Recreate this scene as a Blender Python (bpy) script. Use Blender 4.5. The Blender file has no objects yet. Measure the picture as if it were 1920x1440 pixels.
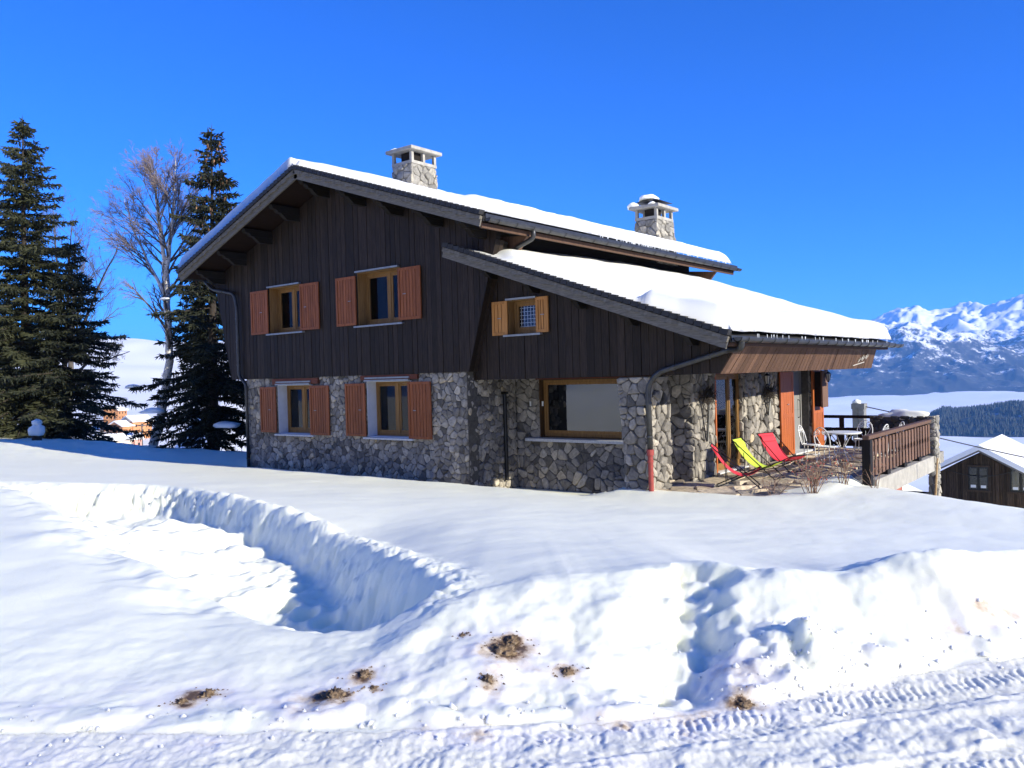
import bpy, math, random
import numpy as np
from mathutils import Vector, Matrix

S = bpy.context.scene
COL = S.collection
PI = math.pi

# ------------------------------------------------------------------ camera
cam_d = bpy.data.cameras.new('camera')
cam = bpy.data.objects.new('camera', cam_d)
COL.objects.link(cam)
rt = Vector((0.78120, 0.62363, -0.02833))
dn = Vector((-0.01557, -0.02590, -0.99954))
fw = Vector((-0.62408, 0.78128, -0.01052))
m3 = Matrix((rt, -dn, -fw)).transposed()
cam.matrix_world = m3.to_4x4()
cam_d.sensor_width = 36.0
cam_d.lens = 36.0 * 1545.42 / 1920.0
cam_d.clip_start = 0.1
cam_d.clip_end = 60000
S.camera = cam

# ------------------------------------------------------------------ sky, sun, exposure
SUN_EL, SUN_AZ = math.radians(21.5), math.radians(3.6)      # azimuth from +X towards +Y
W = bpy.data.worlds.new('World')
S.world = W
W.use_nodes = True
wn = W.node_tree
wn.nodes.clear()
sky = wn.nodes.new('ShaderNodeTexSky')
sky.sky_type = 'NISHITA'
sky.sun_disc = False
sky.sun_elevation = SUN_EL
sky.sun_rotation = PI / 2 - SUN_AZ
sky.altitude = 1500
sky.air_density = 1.0
sky.dust_density = 0.15
sky.ozone_density = 3.0
hsv = wn.nodes.new('ShaderNodeHueSaturation')
hsv.inputs['Saturation'].default_value = 1.0
hsv.inputs['Value'].default_value = 1.0
bg = wn.nodes.new('ShaderNodeBackground')
bg.inputs['Strength'].default_value = 0.135
wo = wn.nodes.new('ShaderNodeOutputWorld')
wn.links.new(sky.outputs[0], hsv.inputs['Color'])
tint = wn.nodes.new('ShaderNodeVectorMath')          # deep winter blue of the clear sky at altitude
tint.operation = 'MULTIPLY'
tint.inputs[1].default_value = (0.062, 0.35, 0.97)
wn.links.new(hsv.outputs[0], tint.inputs[0])
wn.links.new(tint.outputs[0], bg.inputs['Color'])
wn.links.new(bg.outputs[0], wo.inputs['Surface'])

sun_d = bpy.data.lights.new('sun', 'SUN')
sun_d.energy = 4.1
sun_d.angle = math.radians(0.5)
sun_d.color = (1.0, 0.95, 0.80)
sun = bpy.data.objects.new('sun', sun_d)
COL.objects.link(sun)
sdir = Vector((math.cos(SUN_EL) * math.cos(SUN_AZ), math.cos(SUN_EL) * math.sin(SUN_AZ), math.sin(SUN_EL)))
sun.rotation_euler = sdir.to_track_quat('Z', 'Y').to_euler()
sun.location = sdir * 60
S.view_settings.view_transform = 'Standard'
S.view_settings.look = 'None'
S.view_settings.gamma = 1.0
S.view_settings.exposure = 0.95
S.cycles.max_bounces = 8
S.cycles.volume_bounces = 1
S.cycles.transparent_max_bounces = 12

rng = random.Random(7)
NR = np.random.RandomState(11)

# ------------------------------------------------------------------ helpers: materials
def mk(name):
    m = bpy.data.materials.new(name)
    m.use_nodes = True
    nt = m.node_tree
    return m, nt, nt.nodes['Principled BSDF']

def nd(nt, typ, **kw):
    n = nt.nodes.new(typ)
    for k, v in kw.items():
        if k.startswith('i_'):
            key = k[2:]
            n.inputs[int(key) if key.isdigit() else key.replace('_', ' ')].default_value = v
        else:
            setattr(n, k, v)
    return n

def ramp(nt, fac, stops):
    r = nt.nodes.new('ShaderNodeValToRGB')
    el = r.color_ramp.elements
    while len(el) < len(stops):
        el.new(0.5)
    for e, (p, c) in zip(el, stops):
        e.position = p
        e.color = (*c, 1) if len(c) == 3 else c
    nt.links.new(fac, r.inputs[0])
    return r.outputs[0]

def objco(nt, scale=(1, 1, 1)):
    tc = nd(nt, 'ShaderNodeTexCoord')
    mp = nd(nt, 'ShaderNodeMapping')
    mp.inputs['Scale'].default_value = scale
    nt.links.new(tc.outputs['Object'], mp.inputs['Vector'])
    return mp.outputs[0]

def noise(nt, vec, scale, detail=4, rough=0.55, dist=0.0):
    n = nd(nt, 'ShaderNodeTexNoise')
    n.inputs['Scale'].default_value = scale
    n.inputs['Detail'].default_value = detail
    n.inputs['Roughness'].default_value = rough
    n.inputs['Distortion'].default_value = dist
    if vec is not None:
        nt.links.new(vec, n.inputs['Vector'])
    return n.outputs['Fac']

def math_(nt, op, a, b=None, clamp=False):
    n = nd(nt, 'ShaderNodeMath', operation=op, use_clamp=clamp)
    for i, v in enumerate((a, b)):
        if v is None:
            continue
        if isinstance(v, (int, float)):
            n.inputs[i].default_value = v
        else:
            nt.links.new(v, n.inputs[i])
    return n.outputs[0]

def mixc(nt, fac, a, b, mode='MIX'):
    n = nd(nt, 'ShaderNodeMix', data_type='RGBA', blend_type=mode)
    for key, v in ((0, fac), (6, a), (7, b)):
        if isinstance(v, (int, float)):
            n.inputs[key].default_value = v
        elif isinstance(v, tuple):
            n.inputs[key].default_value = (*v, 1)
        else:
            nt.links.new(v, n.inputs[key])
    return n.outputs[2]

def bump(nt, b, h, strength=0.4, dist=0.02):
    n = nd(nt, 'ShaderNodeBump')
    n.inputs['Strength'].default_value = strength
    n.inputs['Distance'].default_value = dist
    nt.links.new(h, n.inputs['Height'])
    nt.links.new(n.outputs[0], b.inputs['Normal'])

def rand_piece(nt):
    oi = nd(nt, 'ShaderNodeObjectInfo')
    ge = nd(nt, 'ShaderNodeNewGeometry')
    s = math_(nt, 'ADD', oi.outputs['Random'], ge.outputs['Random Per Island'])
    return math_(nt, 'FRACT', s)

def wood(name, c0, c1, rough=0.65, grain=(9, 9, 0.6), var=0.5, bstr=0.3):
    m, nt, b = mk(name)
    v = objco(nt, grain)
    g = noise(nt, v, 4.0, 6, 0.65, 0.6)
    col = ramp(nt, g, [(0.3, c0), (0.7, c1)])
    rp = rand_piece(nt)
    k = math_(nt, 'ADD', math_(nt, 'MULTIPLY', rp, var), 1.0 - var / 2)
    mul = nd(nt, 'ShaderNodeVectorMath', operation='SCALE')
    nt.links.new(col, mul.inputs[0])
    nt.links.new(k, mul.inputs['Scale'])
    nt.links.new(mul.outputs[0], b.inputs['Base Color'])
    b.inputs['Roughness'].default_value = rough
    b.inputs['Specular IOR Level'].default_value = 0.2
    bump(nt, b, g, bstr, 0.004)
    return m

def plain(name, c, rough=0.6, metal=0.0, nscale=0, namp=0.25, bstr=0.0):
    m, nt, b = mk(name)
    b.inputs['Base Color'].default_value = (*c, 1)
    b.inputs['Roughness'].default_value = rough
    b.inputs['Metallic'].default_value = metal
    if nscale:
        n = noise(nt, objco(nt), nscale, 5, 0.6)
        lo = tuple(x * (1 - namp) for x in c)
        hi = tuple(min(1, x * (1 + namp)) for x in c)
        nt.links.new(ramp(nt, n, [(0.3, lo), (0.7, hi)]), b.inputs['Base Color'])
        if bstr:
            bump(nt, b, n, bstr, 0.01)
    return m

MAT = {}
MAT['board'] = wood('dark stained boards', (0.0085, 0.0056, 0.0042), (0.038, 0.0255, 0.0185), 0.62, var=0.75)
MAT['skirt'] = wood('weathered brown boards', (0.085, 0.046, 0.030), (0.165, 0.095, 0.064), 0.75, grain=(9, 9, 1.2), var=0.6)
MAT['barge'] = wood('grey weathered timber', (0.075, 0.068, 0.058), (0.20, 0.182, 0.155), 0.75, grain=(1.2, 6, 14), var=0.3)
MAT['beam'] = wood('dark beam timber', (0.008, 0.007, 0.007), (0.022, 0.017, 0.015), 0.8, grain=(9, 1, 9))
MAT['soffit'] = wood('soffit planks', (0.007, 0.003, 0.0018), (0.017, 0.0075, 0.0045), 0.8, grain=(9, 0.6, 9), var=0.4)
MAT['shutter'] = wood('red brown varnished shutters', (0.15, 0.042, 0.013), (0.34, 0.112, 0.040), 0.5, var=0.3)
MAT['shutter_light'] = wood('honey brown varnished shutters', (0.36, 0.15, 0.04), (0.55, 0.26, 0.08), 0.5, var=0.3)
MAT['lintel'] = wood('red brown lintel timber', (0.085, 0.026, 0.015), (0.16, 0.05, 0.026), 0.65, grain=(1, 9, 9), var=0.2)
MAT['golden'] = wood('golden window timber', (0.16, 0.082, 0.026), (0.30, 0.165, 0.056), 0.5, var=0.2)
MAT['dark_frame'] = wood('dark brown window timber', (0.05, 0.026, 0.011), (0.11, 0.06, 0.025), 0.5, var=0.2)
MAT['door_orange'] = wood('orange varnished door', (0.30, 0.078, 0.020), (0.48, 0.14, 0.042), 0.5, var=0.15)
MAT['rail'] = wood('weathered railing timber', (0.10, 0.056, 0.038), (0.21, 0.125, 0.088), 0.75, var=0.5)
MAT['rail_dark'] = wood('dark railing timber', (0.008, 0.007, 0.007), (0.02, 0.017, 0.016), 0.75)
MAT['barn'] = wood('old barn boards', (0.014, 0.009, 0.006), (0.085, 0.058, 0.038), 0.85, grain=(14, 14, 0.5), var=0.9)
MAT['stake'] = wood('pale stake', (0.30, 0.20, 0.10), (0.45, 0.32, 0.17), 0.7)
MAT['zinc'] = plain('dark zinc', (0.055, 0.055, 0.056), 0.42, 0.55, 6, 0.3)
MAT['zinc_light'] = plain('grey metal strip', (0.28, 0.29, 0.30), 0.45, 0.5, 8, 0.2)
MAT['red_pipe'] = plain('red painted pipe', (0.30, 0.045, 0.035), 0.5, 0, 9, 0.25)
MAT['black'] = plain('black steel', (0.012, 0.012, 0.013), 0.4, 0.3)
MAT['whitepaint'] = plain('white painted iron', (0.72, 0.72, 0.70), 0.45, 0, 14, 0.12)
MAT['tile'] = plain('dark roof tile', (0.022, 0.021, 0.022), 0.7, 0, 9, 0.35)
MAT['concrete'] = plain('pale concrete', (0.36, 0.34, 0.30), 0.85, 0, 5, 0.22, 0.3)
MAT['concrete_dark'] = plain('grey concrete', (0.20, 0.20, 0.19), 0.85, 0, 5, 0.25, 0.3)
MAT['plaster'] = plain('white plaster reveal', (0.55, 0.56, 0.58), 0.8, 0, 6, 0.06)
MAT['sill'] = plain('pale stone sill', (0.55, 0.55, 0.54), 0.7, 0, 30, 0.2, 0.2)
MAT['grey_door'] = plain('grey painted door', (0.24, 0.235, 0.225), 0.55, 0, 3, 0.08)
MAT['curtain'] = plain('white net curtain', (0.86, 0.86, 0.83), 0.9)
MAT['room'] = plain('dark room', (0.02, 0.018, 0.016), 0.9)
MAT['red_cloth'] = plain('pinkish red canvas', (0.70, 0.035, 0.055), 0.8, 0, 60, 0.1)
MAT['lime_cloth'] = plain('lime green canvas', (0.50, 0.62, 0.05), 0.8, 0, 60, 0.1)
MAT['terracotta'] = plain('terracotta plaster', (0.36, 0.11, 0.07), 0.85, 0, 6, 0.2)
MAT['amber'] = plain('frosted lantern glass', (0.5, 0.48, 0.42), 0.3)
MAT['bark'] = plain('dark bark', (0.035, 0.026, 0.02), 0.9, 0, 8, 0.5, 0.6)
MAT['greybark'] = plain('grey bark', (0.11, 0.095, 0.085), 0.9, 0, 8, 0.4)
MAT['twig'] = plain('purple brown twigs', (0.20, 0.155, 0.15), 0.85)
MAT['drystem'] = plain('dry stems', (0.20, 0.125, 0.085), 0.85, 0, 20, 0.4)
MAT['hip'] = plain('dried red hips', (0.32, 0.07, 0.05), 0.6)
MAT['cone'] = plain('spruce cones', (0.30, 0.15, 0.075), 0.8, 0, 20, 0.3)
MAT['cable'] = plain('black cable', (0.02, 0.02, 0.022), 0.6)
MAT['ornament'] = plain('pale metal ornament', (0.6, 0.56, 0.5), 0.5, 0.2)

def birch_mat():
    m, nt, b = mk('white birch bark')
    n = noise(nt, objco(nt, (3, 3, 9)), 3.0, 4, 0.6)
    nt.links.new(ramp(nt, n, [(0.36, (0.07, 0.06, 0.055)), (0.44, (0.62, 0.58, 0.52)), (0.8, (0.72, 0.68, 0.62))]), b.inputs['Base Color'])
    b.inputs['Roughness'].default_value = 0.8
    return m
MAT['birch'] = birch_mat()

def stone_mat(name, stops, bs=0.5):
    m, nt, b = mk(name)
    rp = rand_piece(nt)
    base = ramp(nt, rp, stops)
    v = objco(nt)
    n = noise(nt, v, 11.0, 6, 0.65)
    n2 = noise(nt, v, 45.0, 4, 0.6)
    n3 = noise(nt, v, 2.2, 3, 0.5)
    n = math_(nt, 'ADD', math_(nt, 'MULTIPLY', n, 0.7), math_(nt, 'MULTIPLY', n3, 0.3))
    sh = ramp(nt, n, [(0.3, (0.42, 0.42, 0.43)), (0.72, (1.38, 1.36, 1.32))])
    nt.links.new(mixc(nt, 1.0, base, sh, 'MULTIPLY'), b.inputs['Base Color'])
    b.inputs['Roughness'].default_value = 0.88
    h = math_(nt, 'ADD', n, math_(nt, 'MULTIPLY', n2, 0.4))
    bump(nt, b, h, bs, 0.045)
    return m
MAT['stone'] = stone_mat('field stones', [(0.0, (0.095, 0.087, 0.076)), (0.15, (0.20, 0.183, 0.16)), (0.5, (0.29, 0.265, 0.228)),
                         (0.85, (0.41, 0.37, 0.31)), (0.95, (0.52, 0.47, 0.39)), (1.0, (0.54, 0.44, 0.29))])
MAT['stone_pale'] = stone_mat('pale field stones', [(0.0, (0.20, 0.19, 0.17)), (0.5, (0.36, 0.34, 0.30)), (1.0, (0.48, 0.44, 0.36))])
MAT['stone_dark'] = stone_mat('dark field stones', [(0.0, (0.03, 0.03, 0.032)), (0.5, (0.07, 0.066, 0.062)), (1.0, (0.12, 0.11, 0.10))])
MAT['flag'] = stone_mat('flagstones', [(0.0, (0.40, 0.325, 0.23)), (0.5, (0.56, 0.46, 0.325)), (1.0, (0.66, 0.56, 0.42))], 0.4)
MAT['mortar'] = plain('grey mortar', (0.09, 0.081, 0.069), 0.95, 0, 14, 0.3, 0.3)
MAT['mortar_pale'] = plain('pale mortar', (0.24, 0.225, 0.20), 0.95, 0, 14, 0.3, 0.3)
def clod_mat():
    m, nt, b = mk('muddy earth')
    n = noise(nt, objco(nt), 28.0, 5, 0.65)
    nt.links.new(ramp(nt, n, [(0.32, (0.035, 0.022, 0.014)), (0.5, (0.15, 0.10, 0.06)), (0.64, (0.30, 0.22, 0.14)), (0.78, (0.6, 0.55, 0.47))]), b.inputs['Base Color'])
    b.inputs['Roughness'].default_value = 0.9
    bump(nt, b, n, 0.8, 0.02)
    return m
MAT['clod'] = clod_mat()

def snow_mat(name, dirt=False, c=(0.93, 0.915, 0.715), bs=0.28, fine=True, sss=0.0):
    m, nt, b = mk(name)
    v = objco(nt)
    b.inputs['Roughness'].default_value = 0.55
    b.inputs['Specular IOR Level'].default_value = 0.25
    b.inputs['Base Color'].default_value = (*c, 1)
    if sss:
        b.inputs['Subsurface Weight'].default_value = 1.0
        b.inputs['Subsurface Radius'].default_value = (1.0, 1.0, 1.0)
        b.inputs['Subsurface Scale'].default_value = sss
    if dirt:
        at = nd(nt, 'ShaderNodeAttribute', attribute_name='dirt')
        n = noise(nt, v, 9.0, 6, 0.7)
        n2 = noise(nt, v, 40.0, 4, 0.7)
        k = math_(nt, 'ADD', at.outputs['Fac'], math_(nt, 'MULTIPLY', math_(nt, 'SUBTRACT', n, 0.5), math_(nt, 'MULTIPLY', at.outputs['Fac'], 3.0)), True)
        k2 = math_(nt, 'ADD', math_(nt, 'MULTIPLY', k, 0.8), math_(nt, 'MULTIPLY', math_(nt, 'MULTIPLY', k, n2), 0.4))
        col = ramp(nt, k2, [(0.0, c), (0.25, (0.83, 0.80, 0.74)), (0.55, (0.66, 0.55, 0.41)), (0.85, (0.27, 0.18, 0.11)), (1.0, (0.10, 0.065, 0.04))])
        nt.links.new(col, b.inputs['Base Color'])
    if fine:
        a1 = noise(nt, v, 7.0, 5, 0.6)
        a2 = noise(nt, v, 48.0, 5, 0.75)
        h = math_(nt, 'ADD', math_(nt, 'MULTIPLY', a1, 0.55), math_(nt, 'MULTIPLY', a2, 0.45))
        bump(nt, b, h, bs, 0.03)
    return m
MAT['snow'] = snow_mat('fresh snow', False, (0.915, 0.91, 0.82), sss=0.04)
MAT['snow_field'] = snow_mat('yard snow', True, sss=0.06)
MAT['snow_road'] = snow_mat('compacted road snow', True, (0.80, 0.785, 0.655), 0.4, sss=0.025)
MAT['snow_far'] = snow_mat('distant snow', False, (0.88, 0.87, 0.83), 0.1, False)

def needle_mat(name, a, b_):
    m, nt, b = mk(name)
    ge = nd(nt, 'ShaderNodeNewGeometry')
    n = noise(nt, objco(nt), 0.9, 3, 0.6)
    k = math_(nt, 'ADD', math_(nt, 'MULTIPLY', ge.outputs['Random Per Island'], 0.6), math_(nt, 'MULTIPLY', n, 0.4))
    nt.links.new(ramp(nt, k, [(0.1, a), (0.9, b_)]), b.inputs['Base Color'])
    b.inputs['Roughness'].default_value = 0.7
    b.inputs['Specular IOR Level'].default_value = 0.2
    return m
MAT['needle'] = needle_mat('spruce needles', (0.014, 0.019, 0.010), (0.070, 0.072, 0.034))
MAT['needle_dark'] = needle_mat('dark spruce needles', (0.010, 0.014, 0.009), (0.046, 0.050, 0.028))

def glass_mat(name, ior=1.9, tint=(0.9, 0.92, 0.93)):
    m = bpy.data.materials.new(name)
    m.use_nodes = True
    nt = m.node_tree
    nt.nodes.clear()
    fr = nd(nt, 'ShaderNodeFresnel')
    fr.inputs['IOR'].default_value = ior
    tr = nd(nt, 'ShaderNodeBsdfTransparent')
    tr.inputs['Color'].default_value = (*tint, 1)
    gl = nd(nt, 'ShaderNodeBsdfGlossy')
    gl.inputs['Roughness'].default_value = 0.01
    gl.inputs['Color'].default_value = (0.95, 0.95, 0.95, 1)
    mx = nd(nt, 'ShaderNodeMixShader')
    o = nd(nt, 'ShaderNodeOutputMaterial')
    nt.links.new(fr.outputs[0], mx.inputs[0])
    nt.links.new(tr.outputs[0], mx.inputs[1])
    nt.links.new(gl.outputs[0], mx.inputs[2])
    nt.links.new(mx.outputs[0], o.inputs['Surface'])
    return m
MAT['glass'] = glass_mat('window glass', 1.5)
MAT['coated'] = glass_mat('coated picture glass', 2.15, (0.5, 0.52, 0.54))

# ------------------------------------------------------------------ helpers: meshes
class MB:
    """collects vertices and faces; build() links ONE mesh object"""
    def __init__(s):
        s.v, s.f, s.mi = [], [], []
    def add(s, vs, fs, mi=0):
        o = len(s.v)
        s.v += [tuple(p) for p in vs]
        s.f += [tuple(i + o for i in f) for f in fs]
        s.mi += [mi] * len(fs)
        return s
    def box(s, a, b, mi=0):
        (x0, y0, z0), (x1, y1, z1) = a, b
        if x0 > x1: x0, x1 = x1, x0
        if y0 > y1: y0, y1 = y1, y0
        if z0 > z1: z0, z1 = z1, z0
        vs = [(x0, y0, z0), (x1, y0, z0), (x1, y1, z0), (x0, y1, z0), (x0, y0, z1), (x1, y0, z1), (x1, y1, z1), (x0, y1, z1)]
        return s.add(vs, [(0, 3, 2, 1), (4, 5, 6, 7), (0, 1, 5, 4), (1, 2, 6, 5), (2, 3, 7, 6), (3, 0, 4, 7)], mi)
    def prism(s, poly, off, mi=0):
        """poly: 3-D points of one face, counter-clockwise seen from outside (opposite of off); extruded by off"""
        n = len(poly)
        off = Vector(off)
        p = [Vector(q) for q in poly]
        vs = p + [q + off for q in p]
        fs = [tuple(range(n)), tuple(range(2 * n - 1, n - 1, -1))]
        fs += [(i, n + i, n + (i + 1) % n, (i + 1) % n) for i in range(n)]
        return s.add(vs, fs, mi)
    def tube(s, pts, r, n=6, mi=0, closed=False, cap=True):
        P = [Vector(p) for p in pts]
        rs = r if isinstance(r, (list, tuple)) else [r] * len(P)
        vs, fs = [], []
        up = None
        L = len(P)
        for i, p in enumerate(P):
            if closed:
                t = P[(i + 1) % L] - P[i - 1]
            else:
                t = P[min(i + 1, L - 1)] - P[max(i - 1, 0)]
            if t.length < 1e-9:
                t = Vector((0, 0, 1))
            t.normalize()
            if up is None:
                a = Vector((0, 0, 1)) if abs(t.z) < 0.9 else Vector((1, 0, 0))
                up = (a - t * a.dot(t)).normalized()
            else:
                up = up - t * up.dot(t)
                if up.length < 1e-6:
                    a = Vector((0, 0, 1)) if abs(t.z) < 0.9 else Vector((1, 0, 0))
                    up = a - t * a.dot(t)
                up.normalize()
            sd = t.cross(up)
            for k in range(n):
                an = 2 * PI * k / n
                vs.append(p + (up * math.cos(an) + sd * math.sin(an)) * rs[i])
        for i in range(L if closed else L - 1):
            for k in range(n):
                a, b = i * n + k, i * n + (k + 1) % n
                c, d = ((i + 1) % L) * n + (k + 1) % n, ((i + 1) % L) * n + k
                fs.append((a, b, c, d))
        if cap and not closed:
            fs.append(tuple(range(n - 1, -1, -1)))
            fs.append(tuple((L - 1) * n + k for k in range(n)))
        return s.add(vs, fs, mi)
    def build(s, name, mat, parent=None, smooth=False, bevel=0.0):
        me = bpy.data.meshes.new(name)
        me.from_pydata([tuple(v) for v in s.v], [], s.f)
        for mm in (mat if isinstance(mat, (list, tuple)) else [mat]):
            me.materials.append(MAT[mm])
        if any(s.mi):
            me.polygons.foreach_set('material_index', s.mi)
        if smooth:
            me.polygons.foreach_set('use_smooth', [True] * len(me.polygons))
        me.update()
        o = bpy.data.objects.new(name, me)
        COL.objects.link(o)
        if parent is not None:
            par(o, parent)
        if bevel:
            b = o.modifiers.new('bevel', 'BEVEL')
            b.width = bevel
            b.segments = 1
            b.limit_method = 'ANGLE'
        return o

def wloc(o):
    l = Vector(o.location)
    return l if o.parent is None else None

def par(o, parent):
    """parts are modelled in world coordinates unless their thing stands at the origin"""
    o.parent = parent
    root = parent
    if root.parent is None and root.type == 'EMPTY' and not root.get('_local'):
        o.matrix_parent_inverse = Matrix.Translation(-Vector(root.location))

def mesh_np(name, v, f, mat, smooth=True, parent=None):
    """v (n,3) array, f (m,3) or (m,4) array"""
    me = bpy.data.meshes.new(name)
    n, m, k = len(v), len(f), f.shape[1]
    me.vertices.add(n)
    me.vertices.foreach_set('co', np.ascontiguousarray(v, dtype=np.float32).ravel())
    me.loops.add(m * k)
    me.loops.foreach_set('vertex_index', np.ascontiguousarray(f, dtype=np.int32).ravel())
    me.polygons.add(m)
    me.polygons.foreach_set('loop_start', np.arange(0, m * k, k, dtype=np.int32))
    me.polygons.foreach_set('loop_total', np.full(m, k, dtype=np.int32))
    me.polygons.foreach_set('use_smooth', np.full(m, smooth, dtype=bool))
    me.materials.append(MAT[mat])
    me.update(calc_edges=True)
    me.validate()
    o = bpy.data.objects.new(name, me)
    COL.objects.link(o)
    if parent is not None:
        par(o, parent)
    return o

def tag(o, label=None, cat=None, group=None, kind=None):
    if label: o['label'] = label
    if cat: o['category'] = cat
    if group: o['group'] = group
    if kind: o['kind'] = kind
    return o

def thing(name, label, cat, loc=(0, 0, 0), group=None, local=False, rz=0.0):
    o = bpy.data.objects.new(name, None)
    o.empty_display_size = 0.2
    COL.objects.link(o)
    o.location = loc
    o.rotation_euler = (0, 0, rz)
    if local:
        o['_local'] = 1
    return tag(o, label, cat, group)

def copy_thing(root, loc, rz, label):
    """copy of a thing with copies of its parts and sub-parts; they share mesh data"""
    r = root.copy()
    COL.objects.link(r)
    r.location = loc
    r.rotation_euler = (0, 0, rz)
    r['label'] = label
    for ch in list(root.children):
        c = ch.copy()
        COL.objects.link(c)
        c.parent = r
        for g in list(ch.children):
            d = g.copy()
            COL.objects.link(d)
            d.parent = c
    return r

def clip(poly, a, b, c):
    """keep the side a*x + b*y <= c of a convex 2-D polygon"""
    out = []
    n = len(poly)
    for i in range(n):
        p, q = poly[i], poly[(i + 1) % n]
        dp, dq = a * p[0] + b * p[1] - c, a * q[0] + b * q[1] - c
        if dp <= 0:
            out.append(p)
        if (dp < 0 < dq) or (dq < 0 < dp):
            t = dp / (dp - dq)
            out.append((p[0] + t * (q[0] - p[0]), p[1] + t * (q[1] - p[1])))
    return out

def area2(poly):
    return 0.5 * sum(poly[i][0] * poly[(i + 1) % len(poly)][1] - poly[(i + 1) % len(poly)][0] * poly[i][1] for i in range(len(poly)))

def clip_convex(poly, region):
    """clip by a convex region given counter-clockwise"""
    for i in range(len(region)):
        (x0, y0), (x1, y1) = region[i], region[(i + 1) % len(region)]
        a, b = (y1 - y0), -(x1 - x0)
        poly = clip(poly, a, b, a * x0 + b * y0)
        if len(poly) < 3:
            return []
    return poly

def voronoi(region, holes, cell, rnd, squash=1.25):
    """irregular convex cells filling a convex region, cut back from rectangular holes"""
    xs, ys = [p[0] for p in region], [p[1] for p in region]
    x0, x1, y0, y1 = min(xs), max(xs), min(ys), max(ys)
    nx = max(1, round((x1 - x0) / (cell * squash ** 0.5)))
    ny = max(1, round((y1 - y0) / (cell / squash ** 0.5)))
    dx, dy = (x1 - x0) / nx, (y1 - y0) / ny
    seeds = {}
    for j in range(-1, ny + 1):
        for i in range(-1, nx + 1):
            if rnd.random() < 0.27:
                continue
            o = 0.5 if j % 2 else 0.0
            seeds[(i, j)] = (x0 + (i + 0.5 + o + rnd.uniform(-.56, .56)) * dx, y0 + (j + 0.5 + rnd.uniform(-.56, .56)) * dy)
    out = []
    for (i, j), (sx, sy) in seeds.items():
        poly = [(sx - 3 * dx, sy - 3 * dy), (sx + 3 * dx, sy - 3 * dy), (sx + 3 * dx, sy + 3 * dy), (sx - 3 * dx, sy + 3 * dy)]
        for jj in range(j - 3, j + 4):
            for ii in range(i - 3, i + 4):
                q = seeds.get((ii, jj))
                if q is None or (ii, jj) == (i, j):
                    continue
                a, b = q[0] - sx, q[1] - sy
                poly = clip(poly, a, b, (q[0] ** 2 + q[1] ** 2 - sx ** 2 - sy ** 2) / 2)
                if len(poly) < 3:
                    break
            if len(poly) < 3:
                break
        if len(poly) < 3:
            continue
        poly = clip_convex(poly, region)
        if len(poly) < 3:
            continue
        for (hx0, hy0, hx1, hy1) in holes:
            cx = sum(p[0] for p in poly) / len(poly)
            cy = sum(p[1] for p in poly) / len(poly)
            px0, px1 = min(p[0] for p in poly), max(p[0] for p in poly)
            py0, py1 = min(p[1] for p in poly), max(p[1] for p in poly)
            if px1 <= hx0 or px0 >= hx1 or py1 <= hy0 or py0 >= hy1:
                continue
            d = [(hx0 - cx, -1, 0, -hx0), (cx - hx1, 1, 0, 0), (hy0 - cy, 0, -1, 0), (cy - hy1, 0, 1, 0)]
            best = max(range(4), key=lambda k: d[k][0])
            if best == 0: poly = clip(poly, 1, 0, hx0)
            elif best == 1: poly = clip(poly, -1, 0, -hx1)
            elif best == 2: poly = clip(poly, 0, 1, hy0)
            else: poly = clip(poly, 0, -1, -hy1)
            if len(poly) < 3:
                break
        if len(poly) >= 3 and abs(area2(poly)) > (cell * 0.28) ** 2:
            out.append(poly)
    return out

def round_poly(poly, k=0.22):
    out = []
    n = len(poly)
    for i in range(n):
        p, a, b = poly[i], poly[i - 1], poly[(i + 1) % n]
        la = math.hypot(a[0] - p[0], a[1] - p[1])
        lb = math.hypot(b[0] - p[0], b[1] - p[1])
        if min(la, lb) < 0.03:
            out.append(p)
            continue
        out.append((p[0] + (a[0] - p[0]) * k, p[1] + (a[1] - p[1]) * k))
        out.append((p[0] + (b[0] - p[0]) * k, p[1] + (b[1] - p[1]) * k))
    return out[:12]

def stone_geo(poly, org, ux, uy, nrm, gap, h, rnd):
    """one field stone: sunken rim, bulging face; returns verts, faces"""
    if area2(poly) < 0:
        poly = poly[::-1]
    poly = round_poly(poly)
    n = len(poly)
    cx, cy = sum(p[0] for p in poly) / n, sum(p[1] for p in poly) / n
    vs = []
    tx, ty = rnd.uniform(-.12, .12), rnd.uniform(-.12, .12)
    rad = [max(1e-6, math.hypot(p[0] - cx, p[1] - cy)) for p in poly]
    for ring, (sh, hh) in enumerate(((gap, -0.02), (gap + 0.004, h * 0.6), (gap + 0.022, h))):
        for p, r in zip(poly, rad):
            k = max(0.35, 1 - sh / r)
            x, y = cx + (p[0] - cx) * k, cy + (p[1] - cy) * k
            z = hh + ((p[0] - cx) * tx + (p[1] - cy) * ty + rnd.uniform(-.006, .006) if ring else 0)
            vs.append(org + ux * x + uy * y + nrm * z)
    vs.append(org + ux * cx + uy * cy + nrm * (h + 0.008 + rnd.uniform(-.004, .008)))
    fs = []
    for r in (0, 1):
        for i in range(n):
            a, b = r * n + i, r * n + (i + 1) % n
            fs.append((a, b, b + n, a + n))
    for i in range(n):
        fs.append((2 * n + i, 2 * n + (i + 1) % n, 3 * n))
    return vs, fs

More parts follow.
